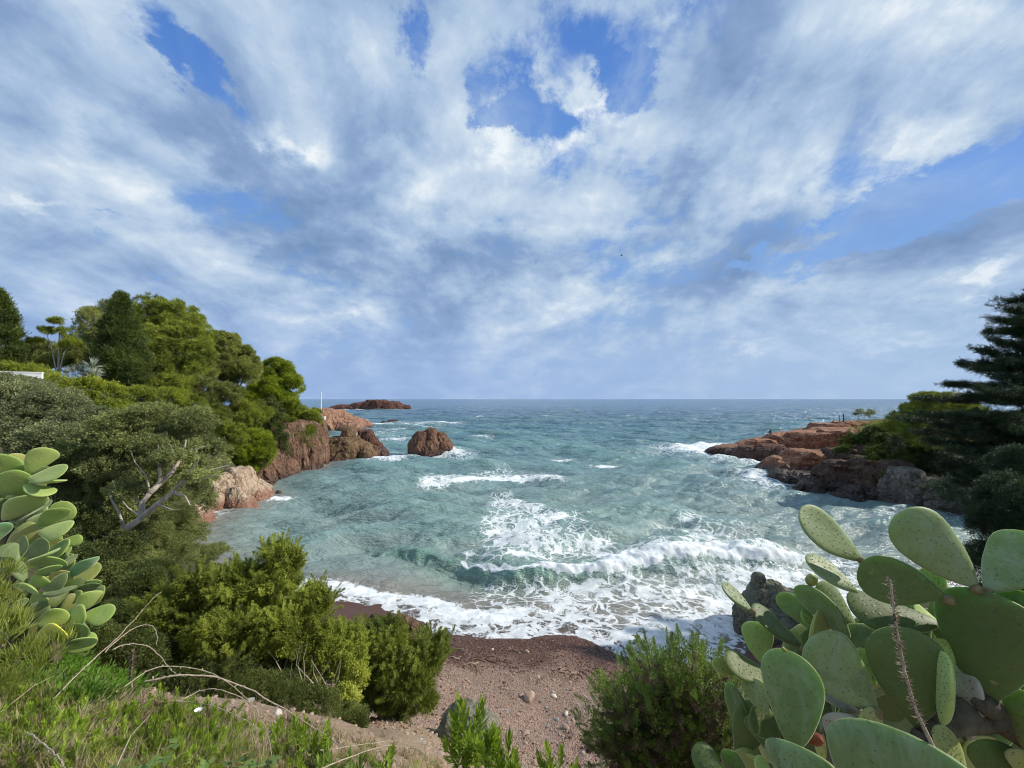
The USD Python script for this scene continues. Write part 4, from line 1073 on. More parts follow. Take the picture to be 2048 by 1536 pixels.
for pts, r in [([(300, 985, 11.6), (322, 965, 11.8), (345, 945, 12), (368, 905, 12.4), (372, 880, 12.6)], [.085, .07, .055, .035, .02]),
               ([(283, 1035, 11.4), (315, 1008, 11.4), (345, 985, 11.6), (370, 958, 12), (400, 945, 12.4), (460, 930, 12.6)], [.09, .075, .06, .05, .035, .015]),
               ([(284, 1005, 11.5), (270, 998, 11.6), (262, 985, 11.7)], [.05, .03, .015]), ([(345, 985, 11.6), (370, 992, 11.4), (380, 1010, 11.4)], [.045, .03, .015]),
               ([(322, 965, 11.8), (318, 930, 12), (316, 890, 12.1), (322, 870, 12.1)], [.05, .035, .02, .01]), ([(316, 890, 12.1), (306, 878, 12.1)], [.015, .008]), ([(322, 870, 12.1), (332, 862, 12.1)], [.01, .006]),
               ([(250, 1060, 11.4), (235, 1020, 12), (215, 985, 12.6)], [.05, .035, .02]), ([(368, 905, 12.4), (420, 890, 12.6)], [.03, .01]),
               ([(345, 985, 11.6), (372, 950, 11.5), (395, 925, 11.4), (402, 905, 11.4)], [.03, .022, .014, .006]), ([(370, 958, 12), (400, 962, 11.4), (430, 950, 11.3), (448, 955, 11.3)], [.026, .018, .012, .005]), ([(300, 985, 11.6), (292, 950, 11.5), (270, 925, 11.5), (262, 905, 11.5)], [.03, .02, .012, .006]),
               ([(322, 965, 11.8), (345, 935, 11.4), (350, 910, 11.4), (340, 890, 11.4)], [.022, .016, .010, .005]), ([(283, 1035, 11.4), (255, 1015, 11.2), (235, 990, 11.2), (225, 960, 11.2)], [.026, .018, .012, .005]), ([(315, 1008, 11.4), (345, 1020, 11.1), (365, 1018, 11.1)], [.022, .012, .006]),
               ([(400, 945, 12.4), (425, 925, 11.8), (440, 905, 11.8)], [.02, .012, .005]), ([(200, 1110, 11.5), (180, 1060, 11.2), (150, 1020, 11.2), (120, 1000, 11.2)], [.03, .02, .012, .005])]:
    part(_t, 'limb', _tr(pts, r), grey_bark, smooth=True)
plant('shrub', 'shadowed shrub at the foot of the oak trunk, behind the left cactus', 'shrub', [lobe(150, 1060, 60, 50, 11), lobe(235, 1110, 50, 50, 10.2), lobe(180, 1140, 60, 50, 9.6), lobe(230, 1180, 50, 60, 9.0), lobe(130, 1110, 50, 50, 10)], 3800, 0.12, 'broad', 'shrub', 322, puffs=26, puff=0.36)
plant('shrub', 'olive green shrub leaning over the left shore under the oak branches', 'shrub', [lobe(345, 1045, 44, 40, 13.5), lobe(300, 1085, 46, 40, 12.5), lobe(385, 1070, 34, 22, 14), lobe(340, 1100, 50, 30, 13), lobe(275, 1130, 44, 40, 11)], 2800, 0.14, 'fine', 'oak', 323, puffs=24, puff=0.36)
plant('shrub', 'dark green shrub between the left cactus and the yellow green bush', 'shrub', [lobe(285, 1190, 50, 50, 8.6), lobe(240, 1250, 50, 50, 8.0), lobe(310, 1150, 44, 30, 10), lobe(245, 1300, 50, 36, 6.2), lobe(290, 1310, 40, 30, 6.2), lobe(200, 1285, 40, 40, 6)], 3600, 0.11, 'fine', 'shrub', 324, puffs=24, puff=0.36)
# the big yellow green bush and its feathery neighbour
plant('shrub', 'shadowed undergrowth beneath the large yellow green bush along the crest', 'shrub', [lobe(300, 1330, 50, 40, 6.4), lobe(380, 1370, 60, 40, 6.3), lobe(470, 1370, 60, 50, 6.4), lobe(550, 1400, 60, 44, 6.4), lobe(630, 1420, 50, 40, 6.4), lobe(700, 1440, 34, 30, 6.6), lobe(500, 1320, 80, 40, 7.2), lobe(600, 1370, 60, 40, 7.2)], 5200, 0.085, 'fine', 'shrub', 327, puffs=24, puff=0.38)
plant('shrub', 'dark shrubs on the slope behind the oak trunk', 'shrub', [lobe(320, 1000, 46, 44, 16), lobe(370, 985, 40, 40, 17), lobe(270, 1020, 46, 44, 15.5), lobe(405, 1000, 26, 36, 19), lobe(220, 1030, 40, 50, 15), lobe(330, 1050, 50, 30, 15), lobe(300, 960, 60, 40, 16)], 3200, 0.17, 'broad', 'oak', 328, puffs=24, puff=0.38)
plant('shrub', 'low shrubs along the left shore above the red rock', 'shrub', [lobe(400, 1110, 40, 16, 19), lobe(350, 1120, 40, 20, 17), lobe(430, 1100, 26, 10, 21)], 1100, 0.15, 'fine', 'oak', 329, puffs=20, puff=0.4)
_bush = plant('bush', 'large yellow green bush in the left foreground above the beach', 'bush',
      [lobe(565, 1120, 46, 44, 7.6), lobe(545, 1175, 58, 50, 7.5), lobe(480, 1175, 60, 46, 7.4), lobe(410, 1190, 70, 50, 7.3), lobe(340, 1230, 60, 50, 7.1), lobe(625, 1215, 46, 50, 7.5), lobe(560, 1260, 80, 60, 7.2), lobe(450, 1270, 90, 60, 7.0), lobe(650, 1300, 50, 50, 7.3), lobe(705, 1290, 32, 46, 7.5), lobe(700, 1345, 42, 50, 7.3), lobe(610, 1350, 50, 40, 7.2), lobe(340, 1290, 60, 44, 7.0), lobe(690, 1400, 34, 36, 7.0), lobe(380, 1330, 60, 40, 6.8)],
      17000, 0.088, 'broad', 'mastic', 325, root(560, 1430, 7.2), 0.09, grey_bark, puffs=46, puff=0.25)
_soft = plant('bush', 'soft feathery green bush beside the path down to the beach', 'bush',
      [lobe(770, 1300, 50, 50, 8.0), lobe(800, 1350, 60, 50, 7.9), lobe(850, 1320, 38, 36, 8.1), lobe(760, 1390, 50, 50, 7.8), lobe(880, 1300, 16, 24, 8.2), lobe(830, 1400, 40, 36, 7.9)], 3600, 0.13, 'needle', 'feather', 326, root(790, 1455, 7.8), 0.05, puffs=24, puff=0.40)

# loose new shoots that break the outline of both bushes
for _path, _lobes, _n, _sz, _mat, _sd in ((_bush, [lobe(565, 1120, 46, 44, 7.6), lobe(545, 1175, 58, 50, 7.5), lobe(480, 1175, 60, 46, 7.4), lobe(410, 1190, 70, 50, 7.3), lobe(340, 1230, 60, 50, 7.1), lobe(625, 1215, 46, 50, 7.5), lobe(650, 1300, 50, 50, 7.3), lobe(705, 1290, 32, 46, 7.5), lobe(450, 1270, 90, 60, 7.0), lobe(560, 1260, 80, 60, 7.2)], 900, .23, 'mastic', 341),
                                          (_soft, [lobe(770, 1300, 50, 50, 8.0), lobe(800, 1350, 60, 50, 7.9), lobe(850, 1320, 38, 36, 8.1), lobe(880, 1300, 16, 24, 8.2)], 420, .30, 'feather', 342)):
    _rng = np.random.default_rng(_sd)
    _P, _D = lobe_points(_rng, _lobes, _n, puffs=40, puff=.30, shell=(.9, 1.15), up=.9, low=-.3)
    instancer(f'{_path}/shoots', _P, _D + _rng.normal(0, .35, _D.shape), _sz * _rng.uniform(.6, 1.3, len(_P)), 'sprig', M[_mat], _rng)

# ---- right side
plant('shrub', 'light green rounded shrub on the right headland behind the conifer branches', 'shrub', [lobe(1880, 812, 60, 30, 40), lobe(1840, 840, 50, 30, 40), lobe(1920, 840, 50, 34, 40), lobe(1800, 850, 30, 18, 42), lobe(1870, 870, 60, 30, 39)], 2400, 0.34, 'needle', 'pine', 330, puffs=20)
plant('shrub', 'dark cascading shrub over the shaded right cliff', 'shrub', [lobe(1720, 885, 34, 24, 52), lobe(1755, 875, 40, 26, 50), lobe(1790, 900, 44, 36, 47), lobe(1760, 915, 30, 24, 46), lobe(1830, 925, 46, 34, 41), lobe(1690, 905, 18, 14, 49), lobe(1800, 950, 30, 22, 39), lobe(1740, 930, 26, 16, 42.5)], 2600, 0.36, 'needle', 'cypress', 331, puffs=18)
plant('shrub', 'dark shrubs on the slope above the pale grey cliff', 'shrub', [lobe(1860, 935, 50, 34, 40), lobe(1910, 950, 50, 36, 38), lobe(1960, 960, 50, 44, 36), lobe(2010, 950, 50, 50, 34), lobe(1830, 900, 50, 30, 42), lobe(1940, 915, 60, 40, 38), lobe(2050, 930, 60, 80, 32), lobe(1890, 975, 40, 20, 33.5), lobe(1930, 1000, 40, 22, 31.5), lobe(1970, 1020, 40, 30, 30)], 3300, 0.34, 'scale', 'conifer', 332, puffs=20)
plant('shrub', 'low green plants on the terrace by the two young trees', 'shrub', [lobe(1705, 851, 18, 6, 82), lobe(1735, 850, 22, 6, 81), lobe(1770, 850, 24, 8, 78), lobe(1720, 862, 26, 5, 76), lobe(1765, 862, 30, 8, 72)], 600, 0.4, 'fine', 'hedge', 333, puffs=14)
for k, px in enumerate((1717, 1739)):
    plant('young_tree', ('left' if k == 0 else 'right') + ' of two small thin trees standing on the right headland terrace', 'tree', [lobe(px, 824, 9, 6.5, 84), lobe(px + 3, 829, 8, 5, 84), lobe(px - 4, 829, 7, 4, 84)], 90, 0.33, 'fine', 'pine_dull', 334 + k, root(px + 2, 852, 84), 0.07, grey_bark, puffs=8, puff=0.5)
plant('shrub', 'dark shrub at the right edge behind the near cactus', 'shrub', [lobe(2010, 1000, 44, 50, 9), lobe(1990, 1060, 44, 50, 8.6), lobe(2040, 1050, 50, 80, 8.4), lobe(1985, 1120, 40, 40, 8.2), lobe(2040, 1150, 50, 60, 8), lobe(2020, 1210, 60, 50, 7.6), lobe(2030, 940, 50, 50, 10)], 5000, 0.11, 'scale', 'conifer', 336, puffs=26, puff=0.36)  # shade over this shrub is put into its very dark leaf colour


def conifer():
    """The big dark conifer: tiers of long boughs that sweep out level and lift at the tip."""
    rng = np.random.default_rng(340)
    t = thing('conifer', 'big dark conifer with layered level boughs at the right edge', 'tree')
    d0 = 16.0
    foot, top = root(2130, 1000, d0), at(2135, 470, d0)
    part(t, 'trunk', tube([foot - [0, 0, .4], foot + (top - foot) * .5, top], [.34, .22, .05], 9), bark, smooth=True)
    P, D, S_ = [], [], []
    boughs = [(2020, 602, 16.0), (2032, 668, 15.6), (1972, 664, 16.3), (1990, 680, 15.2), (2036, 640, 15), (1918, 728, 16.4), (1945, 735, 15.4), (2010, 722, 14.8), (1990, 752, 15), (1895, 768, 16.4), (1935, 790, 15.2), (1960, 775, 14.4), (1820, 795, 17.5), (1840, 828, 17), (1870, 850, 16.4), (1905, 830, 15.4),
              (1850, 880, 16), (1900, 900, 15), (1950, 870, 14.4), (1820, 860, 17.6), (1985, 830, 14), (1930, 945, 14.6), (2000, 900, 13.6), (1970, 985, 13.8), (2030, 960, 13), (2040, 860, 13.4), (2050, 780, 13.8), (1880, 930, 15.8), (1790, 835, 18.5), (1960, 700, 15.8), (2000, 640, 15.6), (2030, 620, 15.2), (1985, 800, 14.6), (1925, 860, 15), (1960, 920, 14), (1995, 950, 13.4), (1910, 965, 14.8), (2035, 1000, 12.8), (1945, 830, 14.8), (2010, 850, 13.8)]
    for px, py, d in boughs:
        tip = at(px, py, d)
        start = foot + (top - foot) * np.clip((tip[2] - foot[2] + rng.uniform(-.3, .5)) / (top[2] - foot[2]), .02, .96)
        mid = (start + tip) / 2 - [0, 0, 0.10 * np.linalg.norm(tip - start)]
        tt = np.linspace(0, 1, 9)[:, None]
        pts = start * (1 - tt) ** 2 + 2 * mid * tt * (1 - tt) + tip * tt ** 2
        part(t, 'bough', tube(pts, np.linspace(.07, .012, 9), 5), bark, smooth=True)
        L = np.linalg.norm(tip - start)
        if L > 1.5:                                       # loose side shoots that lift at their ends
            for _ in range(5):
                u0 = rng.uniform(.35, .92); c0 = np.array([np.interp(u0, tt[:, 0], pts[:, k]) for k in range(3)])
                a0 = (tip - start) / L; sd = np.cross(a0, [0, 0, 1.0]); sd /= np.linalg.norm(sd)
                dv = a0 * .9 + sd * rng.choice([-1, 1]) * rng.uniform(.3, .7) + np.array([0, 0, rng.uniform(-.05, .35)])
                dv /= np.linalg.norm(dv); l0 = rng.uniform(.5, 1.1)
                w0 = np.linspace(.05, 1, 16)[:, None]
                P.append(c0 + dv * l0 * w0 + np.array([0, 0, .18]) * l0 * w0 ** 2 + rng.normal(0, .02, (16, 3)))
                D.append(np.repeat((dv + [0, 0, .25])[None], 16, 0) + rng.normal(0, .25, (16, 3)))
                S_.append(np.full(16, .19) * (1.15 - .55 * w0[:, 0]))
        n = int(52 * L)
        u = rng.uniform(0.10, 1.0, n)
        c = np.stack([np.interp(u, tt[:, 0], pts[:, k]) for k in range(3)], -1)
        ax = (tip - start) / L; side = np.cross(ax, [0, 0, 1.0]); side /= np.linalg.norm(side)
        w = 0.55 * (1 - u) ** 0.5 * np.minimum(1, L / 3) + 0.04
        sgn = rng.normal(0, 0.55, n)
        P.append(c + side * (sgn * w)[:, None] + np.array([0, 0, 1]) * (rng.normal(0, .05, n) + 0.03)[:, None])
        D.append(ax * 1.3 + side * (sgn * 0.9)[:, None] + np.stack([0 * u, 0 * u, rng.normal(0.15, .25, n)], -1))
        S_.append(np.full(n, 0.25) * rng.uniform(.7, 1.2, n) * (1.05 - 0.35 * u))
    instancer(f'{t}/crown', np.vstack(P), np.vstack(D), np.concatenate(S_), 'scale', M['conifer'], rng)


conifer()

# ------------------------------------------------------------------ prickly pears
def pad_material(name, a, b, c, wax=(0.20, 0.27, 0.16), waxy=0.5, spot=0.8):
    g = Graph()
    p = g.add('geometry', 'position')
    rnd = g.add('object_info', 'random')
    n = g.noise(p, 9.0, 5, 0.65)
    k = g.math('multiply_add', rnd, 0.45, g.math('multiply', n, 0.6))
    col = g.add('rgb_ramp', 'color', fac=k, ramp=[(0.2, a), (0.5, b), (0.85, c)])
    w = g.step(g.noise(g.vmath('multiply', p, (1.6, 1.0, 0.55)), 9.0, 7, 0.72, distortion=1.0), 0.42, 0.66)
    col = g.mix(g.math('multiply', w, waxy), col, wax)
    d = g.add('voronoi_texture', 'distance', vector=p, scale=40.0, randomness=0.6)
    dot = g.step(d, 0.13, 0.06)
    col = g.mix(g.math('multiply', dot, 0.35 * spot), col, (0.035, 0.030, 0.012))
    sc = g.step(g.noise(p, 26.0, 3, 0.6), 0.68, 0.74)
    col = g.mix(g.math('multiply', sc, 0.5), col, (0.23, 0.19, 0.10))
    sc2 = g.step(g.noise(p, 11.0, 6, 0.72, distortion=0.6), 0.63, 0.69)
    col = g.mix(g.math('multiply', sc2, 0.65), col, (0.205, 0.165, 0.090))
    h = g.math('multiply_add', g.step(d, 0.32, 0.0), 0.6, g.math('multiply', g.noise(p, 14.0, 3, 0.5), 0.9))
    bp = g.add('bump', 'normal', height=h, strength=0.4, distance=0.006)
    s = g.add('principled_bsdf', 'BSDF', base_color=col, roughness=0.55, normal=bp, specular_ior_level=0.32, sheen_weight=0.45, sheen_roughness=0.35, sheen_tint=(0.85, 0.95, 0.65), subsurface_weight=0.10, subsurface_scale=0.01, subsurface_radius=(0.5, 1.0, 0.15))
    return g.build(name, s)


pad_green = pad_material('pad_green', (0.070, 0.108, 0.032), (0.115, 0.158, 0.052), (0.170, 0.215, 0.080), wax=(0.200, 0.245, 0.155))
pad_light = pad_material('pad_light', (0.150, 0.235, 0.050), (0.245, 0.335, 0.080), (0.345, 0.420, 0.130), wax=(0.27, 0.345, 0.15), waxy=0.3, spot=0.3)
pad_dark = pad_material('pad_dark', (0.040, 0.068, 0.014), (0.066, 0.095, 0.020), (0.105, 0.130, 0.032), wax=(0.085, 0.105, 0.04), waxy=0.3, spot=0.5)
pad_yellow = pad_material('pad_yellow', (0.50, 0.44, 0.04), (0.62, 0.56, 0.06), (0.70, 0.66, 0.12), wax=(0.6, 0.58, 0.2), waxy=0.2, spot=0.2)
pad_olive = pad_material('pad_olive', (0.16, 0.19, 0.04), (0.25, 0.27, 0.07), (0.33, 0.34, 0.11), wax=(0.30, 0.29, 0.16), waxy=0.4, spot=0.4)
pad_blue = pad_material('pad_blue_green', (0.12, 0.26, 0.11), (0.16, 0.32, 0.15), (0.20, 0.36, 0.19), wax=(0.22, 0.36, 0.22), spot=0.3)
pad_corky = pad_material('pad_corky', (0.10, 0.095, 0.06), (0.19, 0.18, 0.13), (0.30, 0.28, 0.22), wax=(0.33, 0.32, 0.28), waxy=0.8, spot=0.5)
stem_mat = bark_material('corky_stem', (0.045, 0.036, 0.024), (0.15, 0.13, 0.085), 14.0)
fruit_mat = plain_material('ripe_fruit', (0.17, 0.035, 0.015), 0.4, 0.4, 20.0, 0.5)
bud_mat = plain_material('green_fruit', (0.20, 0.22, 0.05), 0.5, 0.4, 30.0, 0.4)
scar_mat = plain_material('pale_joint', (0.15, 0.12, 0.06), 0.8, 0.4, 40.0, 0.2)


def pad_mesh(base, tip, width, thick, face, seed, nu=24, nv=20):
    """A flattened egg-shaped joint, narrow at its base, round edged and slightly warped. face: the direction its flat side looks."""
    rng = np.random.default_rng(seed)
    base, tip = np.asarray(base, float), np.asarray(tip, float)
    ax = tip - base; L = np.linalg.norm(ax); ax = ax / L
    nrm = face - ax * (face @ ax); nrm /= np.linalg.norm(nrm)
    side = np.cross(ax, nrm)
    u = (1 - np.cos(np.linspace(0, np.pi, nv))) / 2
    prof = (u ** 0.78) * np.sqrt(np.clip(1 - u ** 2.7, 0, 1)); prof /= prof.max()
    prof = np.maximum(prof, 0.10 * (u < 0.5) * np.sqrt(np.clip(u / 0.03, 0, 1)))
    th = np.sqrt(np.clip(1 - (2 * u - 1) ** 4, 0, 1)) * (0.62 + 0.38 * (1 - u))
    th = np.minimum(th, 0.35 + prof * 1.4)
    a = np.arange(nu) / nu * 2 * np.pi
    ca, sa = np.cos(a), np.sin(a)
    w = np.sign(ca) * np.abs(ca) ** 0.92; t = np.sign(sa) * np.abs(sa) ** 0.74
    bend, twist, skew = rng.normal(0, 0.09), rng.normal(0, 0.18), rng.normal(0, 0.07)
    ph = rng.uniform(0, 6.28, 3)
    V = []
    for i in range(nv):
        tw = twist * (u[i] - 0.3)
        wave = 1 + 0.035 * math.sin(5 * u[i] + ph[0]) * np.sign(w) + 0.02 * math.sin(11 * u[i] + ph[1])
        ring_w, ring_t = w * wave * prof[i] * width / 2, t * th[i] * thick / 2 * (1 if 0 < i < nv - 1 else 0)
        if i in (0, nv - 1): ring_w = ring_w * 0
        off = bend * L * (u[i] - 0.4) ** 2
        cup = 0.10 * (ring_w / (width / 2 + 1e-9)) ** 2 * width * np.sign(bend + 1e-9) * 0.6
        lx = ring_w * (1 + skew * np.sign(w) * u[i]) * math.cos(tw) - ring_t * math.sin(tw)
        ly = ring_t * math.cos(tw) + ring_w * math.sin(tw) + off + cup
        V.append(base + ax * (u[i] * L) + lx[:, None] * side + ly[:, None] * nrm)
    v = np.vstack(V)
    lump = (meshkit.fbm(v * 9.0, 3, seed) - 0.5) * thick * 0.22
    v = v + nrm * lump[:, None]
    f = []
    for i in range(nv - 1):
        for k in range(nu):
            A, B, C, D = i * nu + k, i * nu + (k + 1) % nu, (i + 1) * nu + (k + 1) % nu, (i + 1) * nu + k
            f += [(A, B, C), (A, C, D)]
    return v, np.array(f)


def pear_pad(parent, bx, by, tx, ty, w, db, dt, mat, seed, turn=1, aspect=0.56, thick=0.17, name='pad'):
    """A pad whose joint is seen at (bx, by), db metres out, and whose tip is seen at (tx, ty), dt metres out; w pixels wide as seen."""
    b, t = at(bx, by, db), at(tx, ty, dt)
    L = np.linalg.norm(t - b)
    seen = w * (db + dt) / 2 / F
    true = max(L * aspect, seen * 1.02)
    thick = thick * true + 0.012
    # turn the flat side away from the viewer until the pad looks as narrow as it does
    c = np.clip((seen - 0.75 * thick) / (true - 0.75 * thick), 0.05, 0.999)
    ax = (t - b) / L
    view = np.array([0, 0, CAMZ]) - (b + t) / 2; view -= ax * (view @ ax); view /= np.linalg.norm(view)
    s = np.cross(ax, view)
    face = view * c + s * math.sqrt(1 - c * c) * turn
    path = part(parent, name, pad_mesh(b, t, true, thick, face, seed), mat, smooth=True)
    if name == 'pad' and (db + dt) / 2 < 1.8 and seen > .05 and seed < 600:
        rng = np.random.default_rng(seed + 5000)
        nrm = face - ax * (face @ ax); nrm /= np.linalg.norm(nrm); sd = np.cross(ax, nrm)
        spots = []
        for i in range(2, 10):
            for j in range(-2, 3):
                u = (i + .5 * (j % 2)) / 10.2; prof = (u ** .78) * math.sqrt(max(1 - u ** 2.7, 0)) / .74
                o = j / 2.6 * prof * true / 2
                if abs(o) < prof * true * .46 and u < .97: spots.append((u + rng.normal(0, .022), o + rng.normal(0, .006)))
        V, T = pad_mesh(b, t, true, thick, face, seed)
        tree = cKDTree(V)
        ms = []
        for u, o in spots:
            for sgn in (1, -1):
                q = b + ax * (u * L) + sd * o + nrm * thick * .5 * sgn
                _, k = tree.query(q)
                c = V[k]
                c = q + nrm * ((c - q) @ nrm) * 1.0
                if (np.array([0, 0, CAMZ]) - c) @ nrm * sgn < 0: continue
                r = .0013 * rng.uniform(.7, 1.3)
                ms.append(tube([c - nrm * sgn * .002, c + nrm * sgn * .0012, c + nrm * sgn * .003], [r, r, r * .4], 6))
        if ms:
            part(path, 'spine_cushions', join(ms), cushion_mat, kind='stuff')
    return path


cushion_mat = plain_material('spine_cushions', (0.095, 0.085, 0.036), .9, .5, 90.0)


def egg(c, ax, r, L, n=10):
    """A small barrel shaped fruit with a dished top."""
    ax = np.asarray(ax, float); ax /= np.linalg.norm(ax)
    prof = [(0, .35), (.12, .7), (.35, 1), (.65, 1), (.9, .8), (1, .62), (.96, .3), (.94, .02)]
    return tube([np.asarray(c) + ax * L * p for p, _ in prof], [r * q for _, q in prof], n)


def right_cactus():
    t = thing('prickly_pear', 'large prickly pear filling the lower right corner, its tall pads over the sea', 'cactus')
    G, D_, Y_, O_, C_, LT = pad_green, pad_dark, pad_yellow, pad_olive, pad_corky, pad_light
    rows = [  # base, tip, width, depth at base and tip, material, turn
        (1724, 1123, 1595, 1023, 66, 1.55, 1.60, G, 1), (1956, 1177, 1802, 1027, 100, 1.40, 1.45, G, 1), (1894, 1194, 1715, 1139, 92, 1.42, 1.50, D_, -1), (1716, 1186, 1610, 1112, 42, 1.52, 1.62, G, 1),
        (1979, 1407, 1954, 1178, 146, 1.40, 1.40, D_, -1), (1972, 1186, 2078, 1075, 92, 1.40, 1.38, G, -1), (2010, 1345, 2088, 1195, 118, 1.38, 1.32, D_, -1),
        (1885, 1250, 1697, 1210, 66, 1.52, 1.60, D_, 1), (1702, 1286, 1606, 1165, 50, 1.66, 1.72, G, -1), (1712, 1256, 1637, 1165, 44, 1.74, 1.80, G, 1), (1640, 1268, 1563, 1183, 42, 1.80, 1.86, G, -1),
        (1650, 1272, 1604, 1219, 30, 1.78, 1.80, LT, 1), (1505, 1226, 1443, 1168, 27, 1.72, 1.78, G, 1), (1606, 1296, 1503, 1219, 38, 1.68, 1.72, D_, 1), (1522, 1326, 1510, 1243, 56, 1.76, 1.80, LT, -1), (1606, 1296, 1580, 1260, 22, 1.74, 1.76, LT, 1),
        (1751, 1422, 1617, 1272, 108, 1.40, 1.46, G, 1), (1588, 1508, 1574, 1300, 104, 1.28, 1.32, G, -1), (1745, 1325, 1718, 1246, 72, 1.60, 1.66, G, 1), (1750, 1372, 1712, 1295, 44, 1.54, 1.58, LT, 1),
        (1831, 1455, 1801, 1253, 122, 1.42, 1.46, D_, 1), (1886, 1450, 1897, 1309, 40, 1.36, 1.36, LT, -1), (1880, 1375, 1884, 1277, 44, 1.46, 1.48, LT, 1), (1940, 1482, 1916, 1325, 62, 1.44, 1.46, C_, -1),
        (1800, 1690, 1790, 1456, 236, 1.02, 1.06, G, 1), (1612, 1610, 1596, 1494, 124, 1.16, 1.18, G, -1), (1706, 1530, 1684, 1428, 76, 1.38, 1.40, C_, 1), (1722, 1500, 1751, 1418, 38, 1.34, 1.38, O_, 1),
        (1548, 1565, 1511, 1513, 27, 1.24, 1.26, LT, 1), (1556, 1362, 1448, 1322, 44, 1.58, 1.62, D_, 1), (1474, 1350, 1424, 1324, 28, 1.66, 1.68, O_, 1), (1535, 1430, 1496, 1358, 48, 1.52, 1.56, G, -1),
        (2015, 1440, 2020, 1364, 36, 1.46, 1.48, O_, 1), (1935, 1570, 1872, 1450, 42, 1.26, 1.32, O_, 1), (1666, 1452, 1624, 1376, 32, 1.44, 1.48, G, 1), (1724, 1428, 1630, 1382, 22, 1.46, 1.48, C_, 1), (1893, 1196, 1843, 1136, 44, 1.52, 1.56, LT, 1),
        (1876, 1246, 1824, 1215, 20, 1.60, 1.62, LT, 1), (2050, 1500, 2110, 1410, 100, 1.36, 1.30, D_, 1), (2010, 1600, 1990, 1480, 80, 1.42, 1.44, D_, 1), (2090, 1600, 2050, 1500, 60, 1.34, 1.36, O_, -1), (1460, 1590, 1392, 1490, 50, 1.42, 1.5, D_, 1), (1500, 1600, 1452, 1500, 40, 1.5, 1.56, D_, -1),
        (1670, 1560, 1652, 1470, 44, 1.42, 1.44, O_, 1), (1780, 1330, 1762, 1256, 60, 1.62, 1.66, G, 1), (1560, 1480, 1500, 1420, 60, 1.62, 1.66, D_, 1), (1640, 1370, 1610, 1300, 60, 1.62, 1.66, D_, -1),
        (1850, 1300, 1800, 1230, 90, 1.62, 1.66, D_, 1), (1950, 1300, 1890, 1230, 80, 1.60, 1.64, D_, 1), (2040, 1240, 1995, 1190, 50, 1.6, 1.6, D_, 1),
    ]
    for i, (bx, by, tx, ty, w, db, dt, mt, tn) in enumerate(rows):
        pear_pad(t, bx, by, tx, ty, w, db, dt, mt, 500 + i, tn)
    rng = np.random.default_rng(56)
    for i in range(110):                                  # crowded filler pads added behind and below, mostly dark in place of shadow
        px, py = rng.uniform(1470, 2110), rng.uniform(1300, 1620)
        if py < 1300 + max(0, (1640 - px)) * .9: continue
        a = rng.normal(-1.5, .7); L = rng.uniform(90, 150); d = rng.uniform(1.70, 2.1)
        pear_pad(t, px, py, px + L * math.cos(a), py + L * math.sin(a), L * rng.uniform(.3, .6), d, d + rng.uniform(-.05, .08), [D_, D_, G, O_][rng.integers(4)], 900 + i, rng.choice([-1, 1]))
    st = lambda pts, r: part(t, 'stem', tube([at(*p) for p in pts], r, 9), stem_mat, smooth=True)
    st([(1850, 1470, 1.40), (1900, 1440, 1.42), (1950, 1425, 1.44), (1990, 1425, 1.43), (2060, 1470, 1.40), (2140, 1520, 1.40)], [.035, .05, .065, .065, .06, .06])
    st([(1800, 1700, 1.30), (1830, 1560, 1.36), (1850, 1470, 1.40)], [.05, .045, .035])
    st([(1600, 1700, 1.5), (1640, 1560, 1.46), (1670, 1450, 1.44)], [.05, .04, .03])
    fr = at(1617, 1170, 1.70)
    part(t, 'fruit', egg(fr, [.02, -.01, .05], .022, .050), bud_mat, smooth=40, label='small green fruit on a pad tip')
    part(t, 'fruit', egg(at(1618, 1482, 1.30), [.03, -.02, .03], .019, .042), fruit_mat, smooth=40, label='ripe red fruit')
    part(t, 'bud', egg(at(1573, 1304, 1.31), [-.03, 0, .03], .006, .022), bud_mat, smooth=40)
    # corky joints where pads grow from pads
    for px, py, d, r in [(1724, 1122, 1.53, .015), (1952, 1178, 1.395, .018), (1896, 1200, 1.41, .019), (1974, 1184, 1.39, .016), (1750, 1424, 1.385, .022), (1505, 1224, 1.705, .014), (1604, 1298, 1.66, .014), (1588, 1506, 1.27, .020), (1976, 1412, 1.39, .04)]:
        m = trimesh.creation.icosphere(2, r); m.vertices *= 1 + 0.25 * (meshkit.noise(m.vertices * 90, 3)[:, None] - .5); m.apply_translation(at(px, py, d))
        part(t, 'joint', m, scar_mat if r < .04 else stem_mat, smooth=True)
    return t


